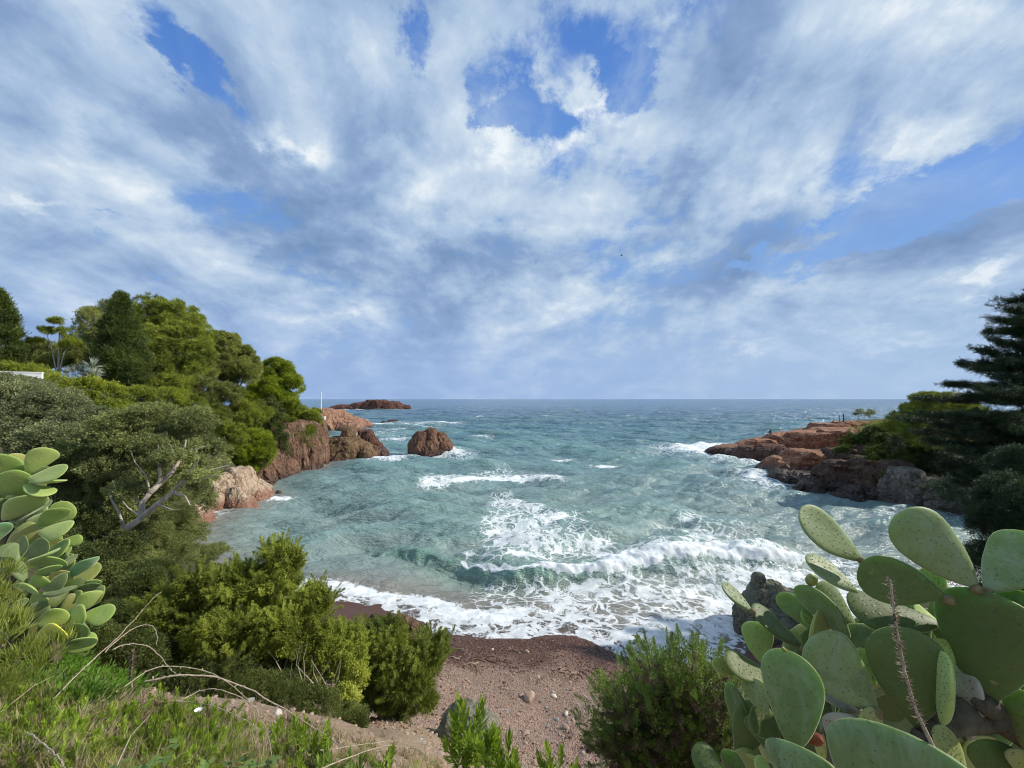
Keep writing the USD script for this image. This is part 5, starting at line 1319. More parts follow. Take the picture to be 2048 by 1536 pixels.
def left_cactus():
    t = thing('prickly_pear', 'pale green prickly pear with one yellow pad at the left edge', 'cactus')
    LT, O_, B_, Y_, G, D_ = pad_light, pad_olive, pad_blue, pad_yellow, pad_green, pad_dark
    rows = [(55, 948, 98, 896, 34, 3.0, LT), (-12, 955, 24, 911, 46, 3.0, LT), (-40, 990, 58, 952, 44, 2.95, LT), (57, 958, 132, 944, 27, 3.0, LT), (55, 964, 125, 962, 8, 3.05, LT), (47, 970, 102, 992, 22, 2.95, LT), (28, 1002, 60, 985, 26, 3.1, O_),
            (6, 1040, 72, 990, 42, 3.0, LT), (18, 1045, 100, 1012, 22, 3.05, G), (27, 1054, 95, 1030, 18, 3.1, LT), (73, 1055, 132, 1018, 26, 3.0, LT), (75, 1062, 140, 1056, 29, 2.98, LT), (12, 1092, 75, 1055, 36, 2.95, O_), (113, 1088, 164, 1078, 18, 3.1, LT),
            (-15, 1088, 2, 1045, 26, 2.8, B_), (36, 1128, -8, 1098, 38, 2.8, G), (44, 1112, 53, 1072, 12, 2.85, G), (48, 1113, 101, 1086, 30, 2.95, G), (92, 1110, 140, 1092, 27, 3.0, LT), (48, 1131, 131, 1114, 24, 2.9, LT), (54, 1126, 111, 1104, 7, 2.88, LT),
            (98, 1144, 157, 1115, 15, 2.95, G), (75, 1153, 110, 1129, 18, 2.85, LT), (142, 1154, 187, 1115, 23, 2.95, B_), (52, 1168, 32, 1122, 18, 2.75, G), (56, 1172, 93, 1158, 28, 2.8, LT), (82, 1179, 131, 1157, 22, 2.85, G), (158, 1177, 198, 1157, 17, 3.0, LT), (153, 1181, 201, 1168, 15, 2.95, G),
            (150, 1184, 147, 1158, 26, 2.9, D_), (28, 1167, 80, 1181, 12, 2.75, LT), (83, 1191, 148, 1176, 14, 2.8, G), (158, 1224, 191, 1182, 30, 2.8, LT), (163, 1217, 208, 1178, 20, 2.85, O_), (163, 1232, 230, 1227, 32, 2.78, LT), (72, 1252, 135, 1221, 34, 2.7, LT), (36, 1240, 98, 1211, 30, 2.75, G),
            (118, 1248, 167, 1226, 34, 2.8, LT), (120, 1222, 163, 1197, 32, 2.85, O_), (78, 1268, 127, 1263, 29, 2.65, Y_), (133, 1292, 171, 1249, 31, 2.75, G), (138, 1297, 186, 1274, 25, 2.7, LT), (60, 1206, 95, 1190, 26, 2.85, LT), (18, 1232, 42, 1198, 18, 2.7, G), (132, 1203, 166, 1186, 16, 2.9, LT),
            (-20, 1030, 10, 1000, 30, 3.0, G), (-10, 1060, 25, 1030, 36, 3.1, LT), (-20, 1140, 20, 1120, 40, 3.0, G), (60, 1090, 70, 1065, 30, 3.1, LT), (10, 1205, 45, 1180, 40, 3.0, D_), (110, 1215, 100, 1180, 40, 3.05, D_), (90, 1150, 120, 1100, 40, 3.15, G), (30, 1080, 50, 1040, 40, 3.2, G), (60, 1240, 60, 1190, 40, 3.1, D_), (120, 1180, 130, 1140, 30, 3.1, O_), (20, 1270, 40, 1230, 30, 2.8, G)]
    rng = np.random.default_rng(55)
    for i, (bx, by, tx, ty, w, d, mt) in enumerate(rows):
        pear_pad(t, bx, by, tx, ty, w * 1.22, d + rng.uniform(-.03, .03), d + rng.uniform(-.08, .04), mt, 700 + i, 1 if rng.random() < .5 else -1, aspect=0.50)
    for i in range(80):
        px, py = rng.uniform(-40, 140), rng.uniform(960, 1330)
        if px > 50 + (py - 960) * .24: continue
        a = rng.normal(-.6, .7); L = rng.uniform(60, 100); d = rng.uniform(3.1, 3.4)
        pear_pad(t, px, py, px + L * math.cos(a), py + L * math.sin(a), L * rng.uniform(.3, .5), d, d + rng.uniform(-.08, .08), [G, LT, O_, LT][rng.integers(4)], 800 + i, rng.choice([-1, 1]), aspect=0.5)
    for pts, r in [([(20, 1330, 2.9), (40, 1260, 2.95), (30, 1180, 3.0), (20, 1090, 3.05), (10, 1020, 3.05)], [.05, .045, .04, .035, .03]), ([(110, 1320, 3.05), (110, 1250, 3.05), (80, 1180, 3.1)], [.04, .035, .03])]:
        part(t, 'stem', tube([at(*p) for p in pts], r, 9), stem_mat, smooth=True)


right_cactus()
left_cactus()

# ------------------------------------------------------------------ foreground growth on the knoll and the bank
def dry_stalk(name, label, pts, r, bristle_from, n, size, seed):
    rng = np.random.default_rng(seed)
    t = thing(name, label, 'dry plant')
    P = np.array([at(*p) for p in pts])
    part(t, 'stem', tube(P, np.linspace(r, r * .45, len(P)), 6), M['sprig_dry'] if False else cane_mat, smooth=True)
    tt = np.linspace(0, 1, len(P))
    u = rng.uniform(bristle_from, 1, n)
    c = np.stack([np.interp(u, tt, P[:, k]) for k in range(3)], -1)
    ms = []
    ax = P[-1] - P[0]; ax /= np.linalg.norm(ax)
    for q in c:
        d = rand_dir(rng, 1)[0]; d -= ax * (d @ ax); d /= np.linalg.norm(d)
        s = np.cross(d, ax); L = size * rng.uniform(.6, 1.1)
        ms.append(blade(q, q + d * L * .8 + ax * L * .55, L * .34, s, .15))
        ms.append(blade(q, q + d * L * .5 - ax * L * .2, L * .25, s, -.2))
    part(t, 'husks', join(ms), M['sprig_dry'], kind='stuff')


dry_stalk('dry_flower_stalk', 'dry brown flower spike standing in front of the right cactus pads', [(1905, 1600, 1.02), (1870, 1500, 1.02), (1830, 1420, 1.02), (1808, 1340, 1.02), (1793, 1260, 1.02), (1780, 1160, 1.02)], .0055, .33, 170, .020, 601)
dry_stalk('dry_flower_stalk', 'dry brown flower spike at the edge of the green mat, left foreground', [(266, 1450, 2.9), (265, 1400, 2.9), (262, 1350, 2.9), (266, 1305, 2.9)], .008, .2, 110, .045, 602)


def sprig_bush():
    """The green bush at the lower right: many upright leafy stems from one foot."""
    rng = np.random.default_rng(610)
    t = thing('bush', 'green bush of upright leafy sprigs just left of the right cactus', 'bush')
    foot = at(1360, 1660, 3.3)
    P, D, S_, P2, D2 = [], [], [], [], []
    k = 0
    while k < 105:
        px = rng.uniform(1172, 1515)
        edge = 1285 + 150 * abs((px - 1350) / 180) ** 2.2
        top = edge + rng.random() ** 1.6 * 190 if k > 26 else edge + rng.uniform(-6, 16)
        tip = at(px, top, rng.uniform(2.9, 3.9))
        mid = foot + (tip - foot) * .5 + [rng.normal() * .05, rng.normal() * .05, .08]
        tt = np.linspace(0, 1, 7)[:, None]
        pts = foot * (1 - tt) ** 2 + 2 * mid * tt * (1 - tt) + tip * tt ** 2
        if k % 2 == 0:
            part(t, 'stem', tube(pts, np.linspace(.011, .003, 7), 4), bark, smooth=True)
        ax = pts[-1] - pts[-3]; ax /= np.linalg.norm(ax)
        for u in np.linspace(.34, 1.0, 10):
            c = np.array([np.interp(u, tt[:, 0], pts[:, j]) for j in range(3)])
            for _ in range(2 if u > .9 else 3):
                d = ax * 1.1 + rand_dir(rng, 1)[0] * (.95 if u < .95 else .25)
                (P2 if rng.random() < .34 and u < .9 else P).append(c + rng.normal(0, .012, 3))
                (D2 if len(P2) > len(D2) else D).append(d)
        k += 1
    half = rng.random(len(P)) < .45
    Pn, Dn = np.array(P), np.array(D)
    instancer(f'{t}/leafy_tips', Pn[half], Dn[half], .075 * rng.uniform(.7, 1.25, half.sum()), 'fine', M['sprig'], rng)
    P, D = Pn[~half], Dn[~half]
    instancer(f'{t}/leaves', np.array(P), np.array(D), .135 * rng.uniform(.7, 1.25, len(P)), 'sprig', M['sprig'], rng)
    instancer(f'{t}/dry_twigs', np.array(P2), np.array(D2), .15 * rng.uniform(.7, 1.2, len(P2)), 'sprig', M['sprig_dry'], rng)


sprig_bush()


def ground_hits(rng, n, box):
    """Points of the ground seen within a box of the picture (px0, px1, py0, py1), by marching the view ray."""
    px, py = rng.uniform(box[0], box[1], n), rng.uniform(box[2], box[3], n)
    dx, dz = (px - 1024) / F, -(py - HZ) / F
    d = np.linspace(1.2, 16, 340)
    X, Yg, Z = dx[:, None] * d, np.repeat(d[None], n, 0), CAMZ + dz[:, None] * d
    below = Z < ground_z(X, Yg)
    hit = below.argmax(1)
    ok = below.any(1)
    i = np.arange(n)
    return np.stack([X[i, hit], Yg[i, hit], ground_z(X, Yg)[i, hit]], -1)[ok], px[ok], py[ok]


def cover(name, label, category, box, n, kind, size, mat, seed, keep=None, up=1.6, kind_tag='stuff', sink=0.0, part_name='leaves', density=None):
    rng = np.random.default_rng(seed)
    p, px, py = ground_hits(rng, n, box)
    if keep is not None:
        k = keep(p, px, py); p = p[k]
    p = p - [0, 0, sink]
    D = rand_dir(rng, len(p), up)
    sz = size * rng.uniform(.6, 1.25, len(p))
    pi = instancer(numbered('/World', name), p, D, sz, kind, M[mat], rng)
    tag(pi, label, category, kind='stuff')
    return p


def above(line):
    """Keeps points of the near bank that lie under the ridge line in the picture (px, py pairs)."""
    xs, ys = [a for a, _ in line], [b for _, b in line]
    return lambda p, px, py: (p[:, 1] < 4.6) & (py > np.interp(px, xs, ys))


RIDGE = [(0, 1280), (200, 1300), (300, 1340), (450, 1410), (600, 1440), (760, 1490), (900, 1536)]
cover('succulent_mat', 'bright green low mat of small leaves in front of the left cactus', 'ground cover', (20, 300, 1290, 1420), 1100, 'mat', .12, 'succulent', 620, lambda p, px, py: (p[:, 1] < 4.6) & (((px - 160) / 140) ** 2 + ((py - 1355) / 64) ** 2 < 1) & (py < 1425))
cover('grass', 'rough mixed green grass over the near left bank', 'grass', (-60, 900, 1370, 1560), 2000, 'grass', .105, 'grass', 621, lambda p, px, py: (p[:, 1] < 4.6) & (py > np.interp(px, [-60, 260, 450, 600, 760, 900], [1350, 1430, 1475, 1500, 1520, 1545]) + 25 * np.sin(px * .05)), up=2.0)
cover('dry_grass', 'bleached dry grass among the green on the near left bank', 'grass', (-60, 900, 1340, 1560), 1900, 'grass', .12, 'straw', 622, lambda p, px, py: (p[:, 1] < 4.6) & (py > np.interp(px, [-60, 260, 450, 600, 760, 900], [1300, 1390, 1425, 1450, 1490, 1530])), up=1.2)
cover('weeds', 'leafy weeds in the lower left corner', 'weeds', (-60, 620, 1410, 1560), 1000, 'weed', .10, 'weed', 623, lambda p, px, py: (p[:, 1] < 4.0) & (np.sin(px * .021) + np.sin(py * .047 + 1) + np.sin(px * .006) > -.3), up=1.8)
cover('grass', 'olive green feathery grass left of the bright mat', 'grass', (-60, 110, 1170, 1420), 1100, 'grass', .13, 'feather', 624, lambda p, px, py: (p[:, 1] < 5.5), up=1.5)
cover('dry_grass', 'short straw tufts along the crest under the yellow green bush', 'grass', (400, 860, 1380, 1500), 200, 'grass', .12, 'straw', 625, lambda p, px, py: (p[:, 1] < 5.5) & (np.sin(px * .09) > .1), up=1.8)


def weed_clump(label, px, py, d, spread, n, size, seed, mat='weed', name='weed', category='weed', kind='weed'):
    rng = np.random.default_rng(seed)
    c = at(px, py, d)
    t = thing(name, label, category)
    a, r = rng.uniform(0, 6.28, n), np.sqrt(rng.random(n)) * spread
    P = np.stack([c[0] + r * np.cos(a), c[1] + r * np.sin(a) * .6, c[2] - .10 - .8 * r + rng.uniform(-.05, .10, n)], -1)
    D = np.stack([np.cos(a) * r / spread * .5, np.sin(a) * r / spread * .5, np.ones(n)], -1)
    instancer(f'{t}/leaves', P, D, size * rng.uniform(.7, 1.2, n), kind, M[mat], rng)
    ms = [tube([p - [0, 0, .25], p, p + dd / np.linalg.norm(dd) * .2 * size], [.008, .007, .004], 4) for p, dd in zip(P[::3], D[::3])]
    part(t, 'stems', join(ms), bark, smooth=True, kind='stuff')


weed_clump('tallest bright green leafy weed in front of the mossy boulder', 940, 1470, 2.35, .10, 16, .24, 630)
weed_clump('bright green weed at the picture foot right of the tallest one', 1015, 1525, 2.3, .11, 14, .20, 631)
weed_clump('bright green weed at the picture foot near the beach bush, lowest right', 1110, 1530, 2.2, .06, 7, .16, 632)
weed_clump('narrow leaved green weed tuft on the bank edge with a yellowed leaf', 612, 1475, 2.5, .14, 20, .17, 633)
weed_clump('small upright green weed on the bank edge by itself', 765, 1515, 2.4, .03, 4, .15, 634)
weed_clump('dark green strap leaved weed at the picture foot on the bank', 690, 1530, 2.2, .14, 16, .17, 635, mat='sprig')
weed_clump('soft pale green bramble leaves in the bottom left of the bank', 345, 1525, 1.9, .22, 14, .13, 636, mat='bramble', name='bramble', category='bramble', kind='trefoil')
weed_clump('pale three lobed bramble leaves low in the picture beside the canes', 455, 1520, 2.0, .16, 10, .11, 637, mat='bramble', name='bramble', category='bramble', kind='trefoil')
weed_clump('green bramble shoot with leaves by the white flower', 250, 1540, 1.8, .14, 9, .12, 638, mat='bramble', name='bramble', category='bramble', kind='trefoil')

_rng = np.random.default_rng(639)
_t = thing('grass_clump', 'soft olive grass clump beside the left cactus at the picture edge', 'grass')
_P, _D = lobe_points(_rng, [lobe(-15, 1215, 26, 36, 2.5, .2), lobe(0, 1275, 34, 36, 2.4, .2), lobe(45, 1325, 50, 26, 2.4, .3), lobe(-20, 1165, 26, 26, 2.5, .2), lobe(10, 1345, 60, 30, 2.3, .3)], 420, puffs=20)
_D[:, 2] += .8
instancer(f'{_t}/blades', _P, _D, .115 * _rng.uniform(.6, 1.2, len(_P)), 'grass', M['feather'], _rng)

# dry arching canes
CANES = [('long pale thorny cane arching from the mat over to the beach side', [(290, 1362, 2.9), (360, 1352, 2.95), (430, 1355, 3.0), (500, 1380, 3.0), (580, 1425, 2.9), (650, 1470, 2.7), (690, 1500, 2.5)], .011),
         ('straight pale cane rising steeply across the left cactus foot', [(105, 1400, 2.4), (180, 1325, 2.7), (240, 1270, 3.0), (290, 1215, 3.2), (322, 1185, 3.3)], .007),
         ('thin hooked cane curling over beside the dark bush', [(210, 1305, 2.9), (255, 1265, 3.1), (290, 1250, 3.2), (310, 1258, 3.2), (313, 1290, 3.1)], .006),
         ('pale cane arching low from the mat to the crest', [(225, 1300, 2.9), (260, 1288, 3), (300, 1295, 3.05), (330, 1325, 3.05), (355, 1350, 3.0)], .006),
         ('pale cane running down the bank past the white flower', [(60, 1490, 2.1), (150, 1440, 2.3), (230, 1385, 2.6), (300, 1340, 2.8), (350, 1333, 2.9), (420, 1345, 2.95), (480, 1385, 2.9), (520, 1430, 2.6), (545, 1530, 2.1)], .007),
         ('low dark cane trailing over the bare bank', [(260, 1415, 2.6), (330, 1402, 2.7), (410, 1408, 2.7), (480, 1435, 2.5), (520, 1460, 2.4)], .006),
         ('thin pale cane slanting up in the lower left', [(235, 1530, 1.8), (262, 1470, 2.0), (300, 1430, 2.2)], .005),
         ('grey forked cane lying in the lower left corner', [(55, 1465, 2.0), (90, 1490, 1.9), (120, 1520, 1.8), (150, 1560, 1.7)], .007),
         ('thin cane from the left corner over the grass', [(0, 1425, 2.1), (70, 1370, 2.4), (110, 1350, 2.6)], .004),
         ('reddish trailing cane in front of the bare bank', [(640, 1500, 2.3), (720, 1490, 2.4), (800, 1482, 2.5), (870, 1495, 2.5)], .005),
         ('pale trailing cane at the picture foot', [(640, 1540, 2.0), (740, 1500, 2.3), (800, 1492, 2.4), (850, 1510, 2.4)], .005),
         ('pale cane curving through the grass by the white flower', [(365, 1400, 2.6), (400, 1382, 2.7), (440, 1380, 2.7), (490, 1400, 2.7), (520, 1435, 2.6)], .006)]
for i, (lab, pts, r) in enumerate(CANES):
    P = np.array([at(*p) for p in pts])
    from scipy.interpolate import CubicSpline
    tt = np.linspace(0, 1, len(P)); fine = CubicSpline(tt, P)(np.linspace(0, 1, 26)) if len(P) > 3 else P
    rng = np.random.default_rng(640 + i)
    t = thing('dry_cane', lab, 'cane')
    part(t, 'stem', tube(fine + rng.normal(0, r * .3, fine.shape), np.linspace(r * .62, r * .25, len(fine)), 6), cane_mat, smooth=True)
    ms = []
    for q in range(1, len(fine) - 1):
        d = rand_dir(rng, 1)[0]; s = np.cross(d, [0, 0, 1.0]); s /= np.linalg.norm(s)
        ms.append(blade(fine[q], fine[q] + d * r * 2.6, r * 1.0, s, .1))
    part(t, 'thorns', join(ms), cane_mat, kind='stuff')

# dead twigs at the foot of the yellow green bush
_rng = np.random.default_rng(660)
_t = thing('dead_branches', 'grey dead twigs showing in the dark foot of the yellow green bush', 'twigs')
for i in range(26):
    px, py = _rng.uniform(560, 680), _rng.uniform(1290, 1380)
    d = _rng.uniform(6.6, 7.1)
    a, b = at(px, py + 50, d), at(px + _rng.normal(0, 30), py - 20, d)
    m_ = (a + b) / 2 + _rng.normal(0, .08, 3)
    part(_t, 'twig', tube([a, m_, b], [.009, .006, .003], 5), grey_bark, smooth=True)

# white flower
_t = thing('flower', 'single white daisy like flower on the near left bank', 'flower')
_c = at(397, 1424, 2.55)
white_petal = plain_material('white_petals', (0.80, 0.80, 0.80), 0.6, 0.04, 20.0)
flower_eye = plain_material('flower_eye', (0.35, 0.30, 0.25), 0.7, 0.2, 60.0)
for k in range(12):
    a = k / 12 * 2 * math.pi
    d = np.array([math.cos(a), math.sin(a) * .8, .75]); d /= np.linalg.norm(d); s = np.array([-math.sin(a), math.cos(a), 0])
    part(_t, 'petal', blade(_c, _c + d * .032, .013, s, .1, .6), white_petal)
_m = trimesh.creation.icosphere(2, .009); _m.apply_scale((1, 1, .6)); _m.apply_translation(_c + [0, 0, .006]); part(_t, 'flower_centre', _m, flower_eye, smooth=True)
part(_t, 'stem', tube([_c - [.02, -.03, .25], _c - [.01, -.01, .1], _c], [.004, .0035, .003], 5), M['sprig'])

# ------------------------------------------------------------------ stones, pebbles, driftwood
def stone_mesh(rng, c, r, squash=(1, .8, .6), sub=2, rough=.16):
    pts = rand_dir(rng, 22) * rng.uniform(.82, 1.0, (22, 1))
    m = m3.Manifold.hull_points(pts).refine_to_length(.34).to_mesh()
    v = np.array(m.vert_properties[:, :3], float); f = np.array(m.tri_verts)
    t = trimesh.Trimesh(v, f, process=False); trimesh.smoothing.filter_laplacian(t, iterations=2)
    v = np.array(t.vertices); v *= (1 + rough * (meshkit.noise(v * 2.3 + rng.uniform(0, 50), 3) - .5))[:, None]
    v = v * np.array(squash) * r
    a = rng.uniform(0, 6.28); R = np.array([[math.cos(a), -math.sin(a), 0], [math.sin(a), math.cos(a), 0], [0, 0, 1]])
    return v @ R.T + np.asarray(c), f


def stone_material(name, a, b, scale=9.0):
    g = Graph()
    p = g.add('geometry', 'position')
    n = g.noise(p, scale, 6, 0.7)
    col = g.add('rgb_ramp', 'color', fac=n, ramp=[(0.3, a), (0.7, b)])
    bp = g.add('bump', 'normal', height=n, strength=0.6, distance=0.02)
    return g.build(name, g.add('principled_bsdf', 'BSDF', base_color=col, roughness=0.85, normal=bp, specular_ior_level=0.3))


stone_tan = stone_material('tan_stone', (0.20, 0.135, 0.095), (0.42, 0.31, 0.23))
stone_pink = stone_material('pink_stone', (0.20, 0.145, 0.110), (0.36, 0.28, 0.22))
stone_grey = stone_material('grey_stone', (0.17, 0.18, 0.17), (0.32, 0.33, 0.31))
stone_pale = stone_material('pale_stone', (0.40, 0.35, 0.29), (0.60, 0.54, 0.47))


def beach_spot(px, py):
    rng = np.random.default_rng(1)
    p, _, _ = ground_hits(rng, 1, (px, px + .01, py, py + .01))
    return p[0]


for i, (px, py, w, mt, lab) in enumerate([(1058, 1399, 18, stone_tan, 'largest tan stone lying on the beach'), (1041, 1394, 7, stone_tan, 'small tan stone touching the largest stone on the beach'), (1108, 1396, 8, stone_pale, 'pale angular stone right of the largest stone on the beach'),
                                          (1114, 1441, 6, stone_grey, 'smooth grey green pebble, the only one of that colour'), (1133, 1430, 7, stone_pale, 'pale stone just above the grey green pebble'), (1146, 1442, 6, stone_pink, 'small pinkish stone nearest the sprig bush'), (1130, 1457, 9, stone_pink, 'flat pinkish stone below the grey green pebble'),
                                          (1069, 1441, 5, stone_pink, 'small stone below the largest stone on the beach'), (1077, 1355, 4, stone_pale, 'tiny pale stone far up the beach'), (1054, 1305, 7, stone_tan, 'tan stone on the dark wet band of the beach'), (1070, 1530, 9, stone_tan, 'brown stone at the picture foot on the beach'),
                                          (556, 1430, 12, stone_pale, 'pale rounded stone on the near bank below the bush'), (350, 1386, 13, stone_pink, 'pinkish flat stone on the bare bank left of the flower'), (500, 1404, 9, stone_grey, 'grey stone on the crest of the near bank'), (755, 1350, 4, stone_tan, 'small stone by the feathery bush'), (985, 1300, 4, stone_pale, 'small pale chip on the wet band, centre of the beach')]):
    c = beach_spot(px, py)
    rng = np.random.default_rng(680 + i)
    r = w * c[1] / F
    solid('stone', stone_mesh(rng, c + [0, 0, r * .25], r, (1, .75, .55)), mt, lab, 'stone', smooth=35)


def pebbles():
    """Countless small stones over the beach and the bank, joined as one scatter each."""
    rng = np.random.default_rng(700)
    n = 40000
    x, y = rng.uniform(-7, 8, n), rng.uniform(5.5, 15.8, n) ** 1.0
    s = shore(x, y)
    z = ground_z(x, y)
    k = (s > .35) & (z < 4.5) & (rng.random(n) < np.clip(0.25 + fbm2(x, y, .8, 3, 61), 0, 1))
    p = np.stack([x, y, z], -1)[k]
    x2, px, py = ground_hits(rng, 1500, (280, 900, 1330, 1536))
    for nm, P, lab, r0, mats in (('pebbles', p, 'reddish grey shingle of small pebbles covering the beach', .021, (stone_tan, stone_pink, stone_grey, dark_shingle)), ('gravel', x2[x2[:, 1] < 6], 'loose pale gravel on the bare near bank', .016, (stone_tan, stone_pink, stone_pink, stone_tan))):
        pi = UsdGeom.PointInstancer.Define(stage, '/World/' + nm)
        protos = []
        for q in range(4):
            v, f = stone_mesh(rng, (0, 0, 0), 1.0, (1, .8, .55))
            pp = f'/World/{nm}/pebble' if q == 0 else f'/World/{nm}/pebble_{q:03d}'
            usdkit.mesh(stage, pp, (v, f), mats[q], smooth=True)
            protos.append(Sdf.Path(pp))
        m = len(P)
        dry = P[:, 2] > (1.0 if nm == 'pebbles' else -9)
        kinds = np.where(dry, rng.choice(4, m, p=[.40, .34, .10, .16]), np.where(rng.random(m) < .93, 3, 1))
        pi.CreatePrototypesRel().SetTargets(protos)
        pi.CreateProtoIndicesAttr(Vt.IntArray.FromNumpy(kinds.astype(np.int32)))
        pi.CreatePositionsAttr(Vt.Vec3fArray.FromNumpy((P + [0, 0, .004]).astype(np.float32)))
        a = rng.uniform(0, np.pi, m)
        pi.CreateOrientationsAttr(Vt.QuathArray([Gf.Quath(float(math.cos(q)), 0.0, 0.0, float(math.sin(q))) for q in a]))
        sz = r0 * np.exp(rng.normal(0, .45, m))
        pi.CreateScalesAttr(Vt.Vec3fArray.FromNumpy(np.repeat(sz[:, None], 3, 1).astype(np.float32)))
        tag(pi, lab, nm, kind='stuff')


dark_shingle = stone_material('dark_shingle', (0.050, 0.022, 0.016), (0.125, 0.062, 0.045))
pebbles()


def litter():
    """The line of small sticks and weed that the last high water left along the top of the wet band."""
    rng = np.random.default_rng(720)
    n = 2600
    x, y = rng.uniform(-5, 6, n), rng.uniform(11.0, 15.0, n)
    s = shore(x, y)
    want = np.exp(-((s - 3.3 - .5 * np.sin(x * 1.3)) / .38) ** 2) + .10 * np.exp(-((s - 5.0) / 1.2) ** 2)
    k = rng.random(n) < want
    P = np.stack([x, y, ground_z(x, y) + .012], -1)[k]
    pi = UsdGeom.PointInstancer.Define(stage, '/World/beach_litter')
    protos = []
    for q in range(3):
        a = rng.normal(0, .12, (4, 3)) * [0, 1, .2]
        pts = np.stack([np.linspace(-.5, .5, 4), a[:, 1], np.abs(a[:, 2]) * .3], -1)
        pp = '/World/beach_litter/stick' if q == 0 else f'/World/beach_litter/stick_{q:03d}'
        usdkit.mesh(stage, pp, tube(pts, [.05, .06, .05, .03], 5), [stick_dark, stick_dark, cane_mat][q], smooth=True)
        protos.append(Sdf.Path(pp))
    m = len(P)
    pi.CreatePrototypesRel().SetTargets(protos)
    pi.CreateProtoIndicesAttr(Vt.IntArray.FromNumpy(rng.choice(3, m, p=[.45, .35, .2]).astype(np.int32)))
    pi.CreatePositionsAttr(Vt.Vec3fArray.FromNumpy(P.astype(np.float32)))
    a = rng.uniform(0, np.pi, m)
    pi.CreateOrientationsAttr(Vt.QuathArray([Gf.Quath(float(math.cos(q)), 0.0, 0.0, float(math.sin(q))) for q in a]))
    sz = .10 * np.exp(rng.normal(0, .5, m))
    pi.CreateScalesAttr(Vt.Vec3fArray.FromNumpy(np.repeat(sz[:, None], 3, 1).astype(np.float32)))
    tag(pi, 'line of small sticks and sea litter along the top of the wet band', 'litter', kind='stuff')


stick_dark = bark_material('dark_stick', (0.06, 0.035, 0.022), (0.15, 0.10, 0.065), 20.0)
litter()
driftwood = bark_material('driftwood', (0.17, 0.12, 0.08), (0.36, 0.28, 0.20), 12.0)
for i, (a, b, lab) in enumerate([((900, 1291), (923, 1296), 'thin driftwood stick lying along the top of the wet band'), ((1033, 1303), (1042, 1318), 'short upright driftwood stick near the tan stone on the wet band'), ((1018, 1302), (1036, 1305), 'brown stick lying beside the upright driftwood stick'), ((915, 1300), (935, 1309), 'forked twig below the driftwood stick')]):
    p, q = beach_spot(*a) + [0, 0, .03], beach_spot(*b) + [0, 0, .03]
    if i == 1: q, p = p + [0, 0, .22], p
    solid('driftwood', tube([p, (p + q) / 2 + [0, .04, .02], q], [.022, .018, .010], 6), driftwood, lab, 'driftwood', smooth=True)

# ------------------------------------------------------------------ far things
white_paint = plain_material('white_paint', (0.78, 0.78, 0.77), 0.4, 0.03, 2.0)
dark_metal = plain_material('dark_green_metal', (0.035, 0.05, 0.05), 0.5, 0.2, 4.0)
concrete = plain_material('pale_concrete', (0.45, 0.42, 0.38), 0.85, 0.15, 1.5)
_t = thing('flagpole', 'white bare mast on the end of the left headland', 'flagpole')
_p, _q = at(642, 833, 112), at(642, 787, 112)
part(_t, 'pole', tube([_p, (_p + _q) / 2, _q], [.15, .13, .09], 10), white_paint, smooth=40)
part(_t, 'foot', oriented_box([2.2, 2.0, 1.0], _p - [0, 0, .45], .2), concrete)
_m = trimesh.creation.icosphere(2, .16); _m.apply_translation(_q + [0, 0, .1]); part(_t, 'ball', _m, white_paint, smooth=True)

for k, (px, top, foot, r) in enumerate([(1687, 829, 852, .11), (1679, 831, 846, .05), (1667, 836, 846, .04)]):
    _p, _q = at(px, foot, 84), at(px, top, 84)
    _t = thing('fence_post', ['thick dark fence post, tallest on the right headland', 'thin fence post just left of the thick dark one', 'shortest thin fence post, farthest seaward'][k], 'post')
    part(_t, 'post', tube([_p - [0, 0, .4], _q], [r, r], 8), dark_metal, smooth=40)
    part(_t, 'post_cap', tube([_q, _q + [0, 0, .10]], [r * 1.25, r * .6], 8), dark_metal, smooth=40)
_a, _b = at(1688, 857.5, 80), at(1725, 858.5, 78)
_t = thing('terrace_edge', 'pale low kerb along the terrace on the right headland', 'kerb')
_d = _b - _a; _ang = math.atan2(_d[1], _d[0])
part(_t, 'kerb', oriented_box([np.linalg.norm(_d), .35, .45], (_a + _b) / 2, _ang), concrete)
_p = at(1733, 888, 50)
_t = thing('green_post', 'dull green square post half hidden in the dark shrubs', 'post')
part(_t, 'post', oriented_box([.26, .26, 1.5], _p + [0, 0, .0], .3), plain_material('green_paint', (0.05, 0.11, 0.085), .6, .2, 3.0)); part(_t, 'post_cap', oriented_box([.32, .32, .08], _p + [0, 0, .79], .3), dark_metal)


def capsule_chain(joints, radii):
    out = []
    for (a, ra), (b, rb) in zip(zip(joints[:-1], radii[:-1]), zip(joints[1:], radii[1:])):
        s1 = m3.Manifold.sphere(ra, 12).translate(tuple(a)); s2 = m3.Manifold.sphere(rb, 12).translate(tuple(b))
        out.append(m3.Manifold.batch_hull([s1, s2]))
    return out


